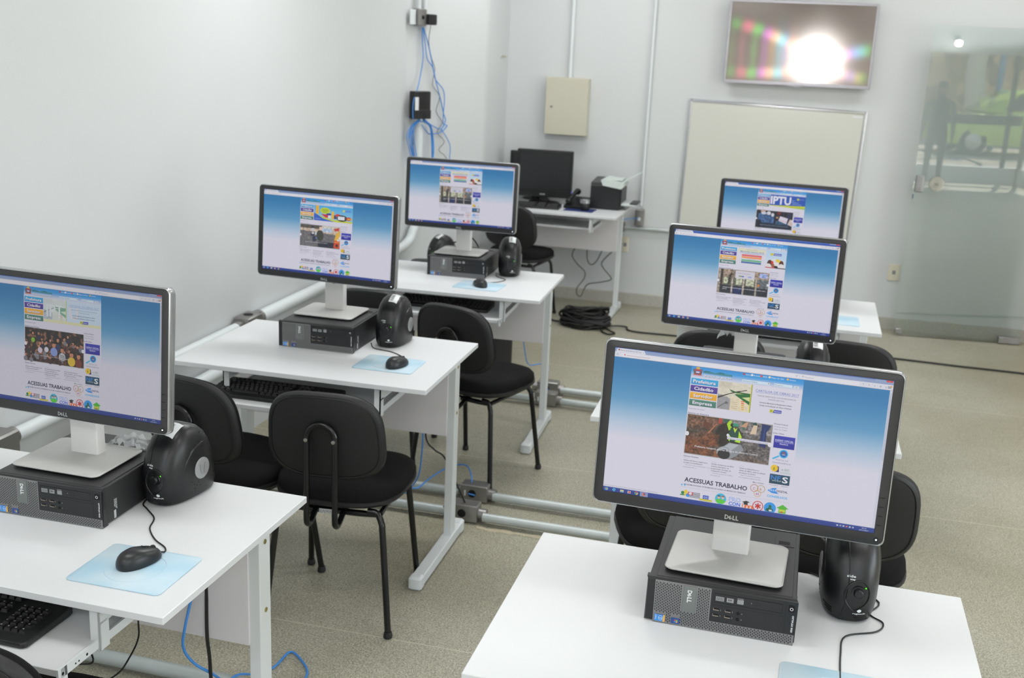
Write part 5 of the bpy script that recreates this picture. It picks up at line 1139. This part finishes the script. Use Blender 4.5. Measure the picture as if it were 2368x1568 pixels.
for k in range(7):
    a = rnd.uniform(-.004, .030); P = [(-1.22+a*.3, 3.47+a*.4, 1.355), (-1.262+a, 3.41+a, 1.315-a*.3), (-1.268+a, 3.38+a*1.6, 1.251), (-1.262+a, 3.40+a*1.2, 1.186), (-1.25+a, 3.43+a, 1.10), (-1.22, 3.50+a, 1.02-a), (-1.18, 3.58+a, 1.04), (-1.17-a*.4, 3.63, 1.12), (-1.172-a*.3, 3.64-a, 1.24), (-1.185, 3.60-a, 1.315), (-1.21, 3.52, 1.352)]
    mb.tube(smooth_path([Vector(q)+Vector((rnd.uniform(-.003, .006), rnd.uniform(-.008, .008), rnd.uniform(-.010, .010))) for q in P], 5), .0028, 6)
tag(mb.build('network_cable_coil', M_bcable), 'coil of blue network cable hanging on the white pipe in the far left corner', 'cable coil')
cable('network_cable', 'blue cable end drooping right of the coil', [(-1.152,3.724,1.286),(-1.127,3.786,1.222),(-1.113,3.818,1.152),(-1.120,3.800,1.0)], .003, M_bcable, group=g)
cable('adapter_cable', 'thin dark zigzag cable hanging from the black adapter', [(-1.196,3.598,1.931),(-1.205,3.592,1.830),(-1.194,3.628,1.728),(-1.181,3.658,1.663),(-1.189,3.638,1.566),(-1.160,3.707,1.493),(-1.173,3.677,1.400),(-1.148,3.738,1.325),(-1.167,3.691,1.266),(-1.137,3.762,1.202),(-1.159,3.710,1.150),(-1.127,3.786,1.091),(-1.12,3.79,.95)], .0022, M_gcable, n=3)

# ------------------------------------------------------------------ floor conduits
gq = 'galvanised conduits across the floor'
def fpipe(label, y0, x0, x1, z=.03, r=.0185): return pipe('floor_conduit', label, [(x0, y0, z), (x1, y0-.02*(x1-x0), z)], r, M_pipe, gq)
fpipe('galvanised floor pipe leaving the open junction box, farther one of the middle pair', .872, .02, 1.62)
fpipe('galvanised floor pipe nearer the camera in the middle pair', .662, .035, 1.60)
fpipe('galvanised floor pipe under the middle left desk, farther one', .90, -1.28, -.13); fpipe('galvanised floor pipe under the middle left desk, nearer one', .70, -1.28, -.11)
fpipe('galvanised floor pipe in the far aisle, farther one', 2.40, -.01, 1.6); fpipe('galvanised floor pipe in the far aisle, nearer one', 2.205, .03, 1.6)
fpipe('galvanised floor pipe under the farthest left desk', 2.225, -1.28, -.10); fpipe('thick galvanised floor pipe under the lower left desk', -.66, -1.28, 1.6, .03, .022)
def fbox(label, x, y, open_=False):
    t = thing('junction_box', label, 'junction box', (x, y, .038), -.02); mb = MB(); mb.box(-.058, .058, -.032, .032, -.036, .036, .004)
    mb.build('box', M_alu, t); mb = MB(); mb.cyl((-.006, -.0335, 0), (-.006, -.0315, 0), .017, 18); h = mb.build('opening', M_slot, t)
    if open_: mb = MB(); mb.tube([(-.02, -.0345, -.001), (.008, -.0345, -.004)], .0035, 8); mb.build('cable_in_opening', M_bcable, h)
    collar(t, (.055, 0, -.006), (.088, 0, -.007), .024); collar(t, (-.088, 0, -.006), (-.055, 0, -.006), .024)
    mb = MB(); mb.box(-.04, -.033, -.0326, -.032, -.012, .012); mb.build('label', M_label, t, smooth=False); return t
fbox('open aluminium floor box with a blue cable inside, right of the middle left desk leg', -.06, .885, True)
fbox('aluminium floor box touching the foot of the middle left desk', -.045, .685)
fbox('aluminium floor box beside the farthest left desk leg, farther one', -.08, 2.41, True); fbox('aluminium floor box beside the farthest left desk leg, nearer one', -.05, 2.215)
# cement smear beside the near pipe
mb = MB(); S = []
for k in range(25):
    x = .02+k*.022; y = .622+.012*nz(x*20, 1); w_ = .006+.030*abs(nz(x*17, 2)); mb_h = .0020
    S.append([(x, y-w_, .0004), (x, y-w_*.4, mb_h), (x, y+w_*.6, mb_h*1.6), (x, y+w_, .0005)])
mb.loft(S, 0, None, True, True); tag(mb.build('cement_smear', mat('dry_cement', (182, 172, 148), .95, var=.2, scale=60)), 'rough strip of dried cement along the nearer middle floor pipe', 'cement')

# ------------------------------------------------------------------ loose cables
cable('network_cable', 'blue cable loop on the floor right of the lower left desk leg', [(-.18, -.66, .055), (-.17, -.60, .012), (-.175, -.53, .007), (-.223, -.47, .006), (-.274, -.44, .006), (-.282, -.53, .006), (-.31, -.59, .012), (-.33, -.70, .06), (-.31, -.85, .02), (-.24, -.95, .02), (-.17, -.98, .05)], .0035, M_bcable)
cable('network_cable', 'blue cable hanging under the lower left desk', [(-.195, -1.10, .60), (-.200, -1.15, .493), (-.206, -1.15, .435), (-.190, -1.13, .386), (-.168, -1.08, .33), (-.16, -.9, .15), (-.2, -.70, .06)], .0035, M_bcable)
cable('power_cable', 'thick black cable hanging under the lower left desk', [(-.172, -1.095, .60), (-.173, -1.100, .459), (-.168, -1.100, .390), (-.163, -1.10, .30), (-.15, -1.08, .12), (-.12, -1.0, .01)], .0045, M_cable)
cable('keyboard_cable', 'thin black cable looping down behind the keyboard tray of the lower left desk', [(-.223, -1.300, .66), (-.223, -1.300, .586), (-.225, -1.300, .543), (-.249, -1.300, .491), (-.284, -1.300, .441), (-.34, -1.31, .41), (-.36, -1.40, .47), (-.27, -1.46, .56), (-.197, -1.500, .607), (-.235, -1.47, .628)], .002, M_cable)
cable('network_cable', 'blue cable hanging under the middle left desk', [(-.20, .60, .50), (-.202, .60, .367), (-.205, .60, .286), (-.225, .62, .18), (-.30, .70, .07), (-.33, .78, .05)], .0032, M_bcable)
cable('network_cable', 'blue cable arching into the open floor box behind the middle left desk leg', [(-.34, .80, .05), (-.289, .809, .050), (-.264, .90, .062), (-.215, .98, .085), (-.16, .985, .105), (-.115, .95, .115), (-.085, .90, .10), (-.078, .885, .074)], .0032, M_bcable)
cable('power_cable', 'dark cable bending down behind the middle left desk panel', [(-.21, .65, .5), (-.206, .65, .340), (-.169, .65, .291), (-.127, .65, .264), (-.08, .66, .16), (-.045, .68, .07)], .0035, M_cable)
cable('network_cable', 'blue cable on the floor behind the farthest left desk leg', [(-.22, 2.35, .3), (-.2, 2.40, .16), (-.16, 2.52, .13), (-.11, 2.50, .14), (-.09, 2.43, .12), (-.09, 2.41, .074)], .003, M_bcable)
yw = 4.62
cable('power_cable', 'long dark cable loop hanging to the floor under the back desk', [(-.36,yw,.50),(-.374,yw,.434),(-.399,yw,.361),(-.357,yw,.300),(-.298,yw,.247),(-.301,yw,.192),(-.346,yw,.122),(-.346,yw,.073),(-.316,yw,.059),(-.296,yw,.110),(-.267,yw,.156),(-.187,yw,.176),(-.108,yw,.200),(-.104,yw,.226),(-.162,yw,.286),(-.172,yw,.333),(-.098,yw,.420),(-.05,yw+.1,.46)], .004, M_gcable)
cable('power_cable', 'short dark cable loop hanging under the back desk', [(-.287,4.6,.50),(-.287,4.6,.439),(-.281,4.6,.343),(-.250,4.6,.307),(-.210,4.6,.340),(-.172,4.6,.433),(-.165,4.6,.5)], .004, M_gcable)
# coil of black cable
mb = MB(); rnd = random.Random(11)
for k in range(56):
    ph = rnd.random()*6.28; cx, cy = -.165+rnd.uniform(-.012, .012), 3.975+rnd.uniform(-.012, .012); a, b = .158+rnd.uniform(-.06, .012), .105+rnd.uniform(-.04, .014); z = .012+.115*(k/56)*rnd.uniform(.5, 1); tl = rnd.uniform(-.03, .03); tw = rnd.uniform(-.03, .03)
    P = [(cx+a*math.cos(ph+j*.42), cy+b*math.sin(ph+j*.42), max(.009, z+tl*math.cos(ph+j*.42)+tw*math.sin(ph+j*.42)+.006*math.sin(j*1.7+k))) for j in range(16)]
    mb.tube(smooth_path(P, 3), .0078, 8)
tag(mb.build('cable_coil', M_cable), 'heap of coiled black cable on the floor before the back desk', 'cable coil')
cable('floor_cable', 'black cable from the coil running along the floor to the right edge', [(-.05,3.90,.02),(-.02,3.84,.009),(.03,3.79,.009),(.065,3.83,.009),(.02,3.88,.012),(-.02,3.93,.02),(.05,3.99,.02),(.115,4.03,.010),(.13,3.97,.008),(.20,3.93,.008),(.425,3.935,.008),(1.0,3.95,.008),(1.5,3.94,.008),(1.861,3.934,.008),(2.25,3.905,.008),(2.621,3.890,.008),(3.6,3.80,.008)], .006, M_cable)
cable('floor_cable', 'black cable leaving the coil to the left', [(-.30,3.98,.02),(-.36,4.0,.010),(-.44,4.04,.008),(-.8,4.2,.008)], .006, M_cable)
for lb, p in (('black cable arching behind the farthest left monitor, upper one', [(-.50,1.98,.90),(-.465,2.06,.897),(-.425,2.08,.856),(-.385,2.06,.78),(-.37,2.04,.70)]), ('black cable arching behind the farthest left monitor, lower one', [(-.52,1.98,.87),(-.48,2.06,.865),(-.44,2.07,.82),(-.41,2.06,.76),(-.40,2.04,.68)])): cable('video_cable', lb, p, .004, M_cable)
for x, y, s in ((1.22, -.89, 'nearest right computer'), (-.30, -.86, 'lower left computer')):
    cable('power_cable', 'black power cord behind the '+s, [(x-.10, y-.02, DH+.04), (x-.06, y+.03, DH+.06), (x-.02, y+.02, DH+.07), (x+.02, y-.03, DH+.05)], .0035, M_cable)
# PC tower under the farthest left desk
t = thing('computer_tower', 'dark computer tower on the floor under the farthest left desk', 'computer', (-.47, 2.80, 0), math.radians(15))
MB().box(-.08, .08, -.02, .38, .01, .36, .004).build('case', M_pc, t); MB().box(-.075, .075, -.03, -.018, .015, .355, .004).build('front', M_bezel, t)
mb = MB()
for x in (-.06, .06):
    for y in (.02, .33): mb.cyl((x, y, 0), (x, y, .012), .012, 10)
mb.build('feet', M_blackpl, t)
cable('power_cable', 'black cable hanging in front of the floor standing tower', [(-.44, 2.66, .62), (-.44, 2.68, .40), (-.45, 2.66, .2), (-.45, 2.68, .02)], .004, M_cable)
t = thing('stool', 'low black stool in the far left corner carrying a voltage stabilizer', 'stool', (-.96, 3.10, 0), .3)
mb = MB(); mb.slab(rrect(.32, .30, .05, 5), .49, .522, .008); mb.build('seat', M_shell, t)
for sx in (-1, 1):
    for sy in (-1, 1): MB().tube([(sx*.11, sy*.10, .49), (sx*.14, sy*.13, 0)], .011, 10).build('leg', M_tube, t)
# crumpled clear wrap left behind two monitor necks
def wrap_film(label, loc, s, rz=0):
    mb = MB(); n = 10; vs = []
    for j in range(n+1):
        for i in range(n+1):
            u, v = i/n-.5, j/n-.5; vs.append((u*s[0], v*s[1]+.02*nz(u*5, v*5, 3), s[2]*(1-4*u*u)*(.6+.8*nz(u*7+3, v*7))*.8+.012*nz(u*11, v*11, 5)))
    mb.add(vs, [(j*(n+1)+i, j*(n+1)+i+1, (j+1)*(n+1)+i+1, (j+1)*(n+1)+i) for j in range(n) for i in range(n)])
    return tag(mb.build('plastic_wrap', M_film, loc=loc, rot=(0, 0, rz)), label, 'plastic wrap')
wrap_film('crumpled clear plastic wrap behind the neck of the lower left monitor', (-.44, -.98, DH+.100), (.10, .05, .04))
wrap_film('crumpled clear plastic wrap behind the neck of the middle right monitor', (.925, .42, DH+.17), (.08, .05, .06))

# ------------------------------------------------------------------ street outside, seen mirrored in the glass door
struct(MB().box(-8, 30, -26, YF-.2, -.25, -.05).build('ground', M_street, smooth=False))
mb = MB(); S = []
for k in range(41):
    x = -6+k*.9; S.append([(x, -17.2+.25*nz(x*.9, 1), -.05), (x, -17.0+.3*nz(x*1.3, 2), 1.4), (x, -17.4+.3*nz(x, 3), 3.6), (x, -19, 3.8), (x, -19, -.05)])
mb.loft(S); tag(mb.build('stone_bank', M_rock), 'rough tan stone bank across the street, mirrored in the glass door', 'stone wall')
t = thing('tree', 'whitewashed tree trunk across the street mirrored in the glass door', 'tree', (9.25, -14.3, -.05), 0)
mb = MB(); mb.tube(smooth_path([(0, 0, 0), (.05, 0, .9), (-.05, 0, 1.9), (.1, .1, 3.2), (.0, .1, 4.6)], 4), [.26-.006*k for k in range(17)], 12); mb.build('trunk', M_trunk, t)
mb = MB()
for a in range(5): mb.tube([(0, .1, 3.0+.2*a), (.9*math.cos(a*1.3), .9*math.sin(a*1.3), 4.2+.1*a), (1.6*math.cos(a*1.3+.2), 1.6*math.sin(a*1.3), 5.2)], [.11, .07, .03], 8)
mb.build('branches', M_trunk, t)
t = thing('street_pole', 'slim blue pole across the street mirrored in the glass door', 'pole', (9.75, -14.2, -.05), 0); MB().cyl((0, 0, 0), (0, 0, 4.0), .07, 14).build('shaft', M_pole, t)
# small green car
t = thing('car', 'lime green small car parked outside, mirrored in the glass door', 'car', (9.75, -12.9, -.05), 0)
prof = [(-1.85, .30, .62, .70), (-1.70, .26, .80, .78), (-1.2, .24, .88, .80), (-.75, .24, .93, .80), (-.2, .24, .96, .80), (.6, .24, .97, .80), (1.2, .24, .96, .79), (1.7, .26, .90, .76), (1.92, .34, .70, .66)]
mb = MB(); mb.loft([[(x, y, z) for y, z in ((-w_, zb), (-w_*1.02, (zb+zt_)/2), (-w_*.94, zt_-.03), (-w_*.85, zt_), (w_*.85, zt_), (w_*.94, zt_-.03), (w_*1.02, (zb+zt_)/2), (w_, zb))] for x, zb, zt_, w_ in prof]); mb.build('body', M_car, t)
mb = MB(); mb.loft([[(x, y, z) for y, z in ((-w_, .93), (-w_*.84, zt_-.04), (-w_*.76, zt_), (w_*.76, zt_), (w_*.84, zt_-.04), (w_, .93))] for x, zt_, w_ in ((-.95, .95, .74), (-.62, 1.20, .74), (-.25, 1.40, .74), (.3, 1.45, .74), (.9, 1.42, .74), (1.35, 1.22, .73), (1.6, .97, .72))]); cb = mb.build('cabin', M_car, t)
for s in (-1, 1):
    for q in (((-.60, 1.00), (-.30, 1.32), (.22, 1.36), (.22, 1.00)), ((.32, 1.00), (.32, 1.36), (.86, 1.34), (1.20, 1.02))):
        mb = MB(); mb.loft([[(x, s*(.752-.16*(z-.93)+o), z) for x, z in q] for o in (-.01, .012)]); mb.build('window', M_screenoff, t, smooth=False)
for x in (-1.2, 1.25):
    for s in (-1, 1):
        mb = MB(); mb.lathe([(.12, -.09), (.28, -.09), (.31, -.06), (.31, .06), (.28, .09), (.19, .09), (.18, .075), (.02, .08)], 24, 0, Matrix.Translation((x, s*.72, .31)) @ Matrix.Rotation(-s*PI/2, 4, 'X')); wl = mb.build('wheel', M_rub, t)
        mb = MB(); mb.lathe([(.185, .07), (.17, .095), (.06, .10), (.01, .11)], 20, 0, Matrix.Translation((x, s*.72, .31)) @ Matrix.Rotation(-s*PI/2, 4, 'X')); mb.build('hubcap', M_silver, wl)
mb = MB()
for s in (-1, 1): mb.lathe([(.09, 0), (.08, .04), (.01, .06)], 16, 0, Matrix.Translation((-1.80, s*.56, .66)) @ Matrix.Rotation(-PI/2, 4, 'Y'))
mb.build('headlights', M_silver, t)
# person standing at the street front
def person(loc, rz):
    t = thing('person', 'person in dark clothes standing at the street front, mirrored in the glass door', 'person', (*loc, 0), rz)
    def limb(name, nodes, m, parent):
        me = bpy.data.meshes.new(name); vs = [n[0] for n in nodes]; es = [(n[2], i) for i, n in enumerate(nodes) if n[2] is not None]
        me.from_pydata(vs, es, []); o = obj(name, me, parent); md = o.modifiers.new('s', 'SKIN')
        for i, n in enumerate(nodes):
            me.skin_vertices[0].data[i].radius = (n[1] if isinstance(n[1], tuple) else (n[1], n[1]))
        me.skin_vertices[0].data[0].use_root = True; o.modifiers.new('u', 'SUBSURF').levels = 2; o.modifiers['u'].render_levels = 2; me.materials.append(m); return o
    N = [((0, 0, .84), (.13, .10), None), ((0, 0, 1.0), (.125, .095), 0), ((0, .01, 1.18), (.15, .10), 1), ((0, .0, 1.30), (.10, .075), 2), ((0, -.005, 1.36), .05, 3), ((0, .01, 1.42), .055, 4), ((0, .02, 1.48), (.072, .085), 5), ((0, .015, 1.55), (.060, .075), 6)]
    for s in (-1, 1):
        b = len(N); N += [((s*.085, 0, .78), (.085, .085), 0), ((s*.095, .01, .45), .055, b), ((s*.10, -.02, .09), .038, b+1), ((s*.105, .08, .035), (.038, .028), b+2), ((s*.11, .14, .03), (.034, .02), b+3)]
        b = len(N); N += [((s*.175, 0, 1.27), .052, 2), ((s*.215, -.01, 1.03), .040, b), ((s*.225, .05, .82), .030, b+1), ((s*.225, .07, .76), (.030, .018), b+2)]
        h = b+3
        for k in range(4): c_ = len(N); N += [((s*.225, .045+k*.017, .72), .0085, h), ((s*.222, .05+k*.017, .675-.006*abs(k-1.5)), .0075, c_)]
        N += [((s*.205, .095, .735), .009, h)]
    body = limb('body', N, M_dark, t)
    mb = MB(); mb.loft([[(x, y+.012, z) for x, y in sup(a, b, 2.2, 20)] for z, a, b in ((1.44, .10, .12), (1.49, .150, .180), (1.53, .152, .184), (1.575, .12, .15), (1.59, .05, .06))]); mb.build('hair', M_tube, t)
    mb = MB(); mb.loft([[(x, y+.085, z) for x, y in sup(a, .03, 2.2, 14)] for z, a in ((1.39, .05), (1.42, .08), (1.47, .10), (1.50, .10))]); mb.lathe([(.014, 0), (.008, .02), (.002, .026)], 8, 0, Matrix.Translation((0, .095, 1.45)) @ Matrix.Rotation(-PI/2, 4, 'X')); mb.build('face', M_skin, t)
    return t
person((5.47, -5.45), math.radians(20))
t = thing('glint_lamp', 'added round lamp giving the white spot mirrored in the glass door', 'lamp', (5.75, -5.92, 2.22), 0)
MB().box(-.04, .04, -.08, 0, -.02, .06, .004).build('bracket', M_tube, t)
mb = MB(); mb.lathe([(.005, -.055), (.04, -.045), (.055, -.01), (.045, .025), (.015, .04)], 20, 0, Matrix.Translation((0, .06, -.05))); mb.build('bulb', mat('lit_bulb', (255, 255, 255), .3, emit=(255, 252, 245), es=60), t)  # glowing bulb added to make the white spot in the door glass
MB().cyl((0, 0, 0), (0, .06, .0), .008, 10).build('arm', M_tube, t)
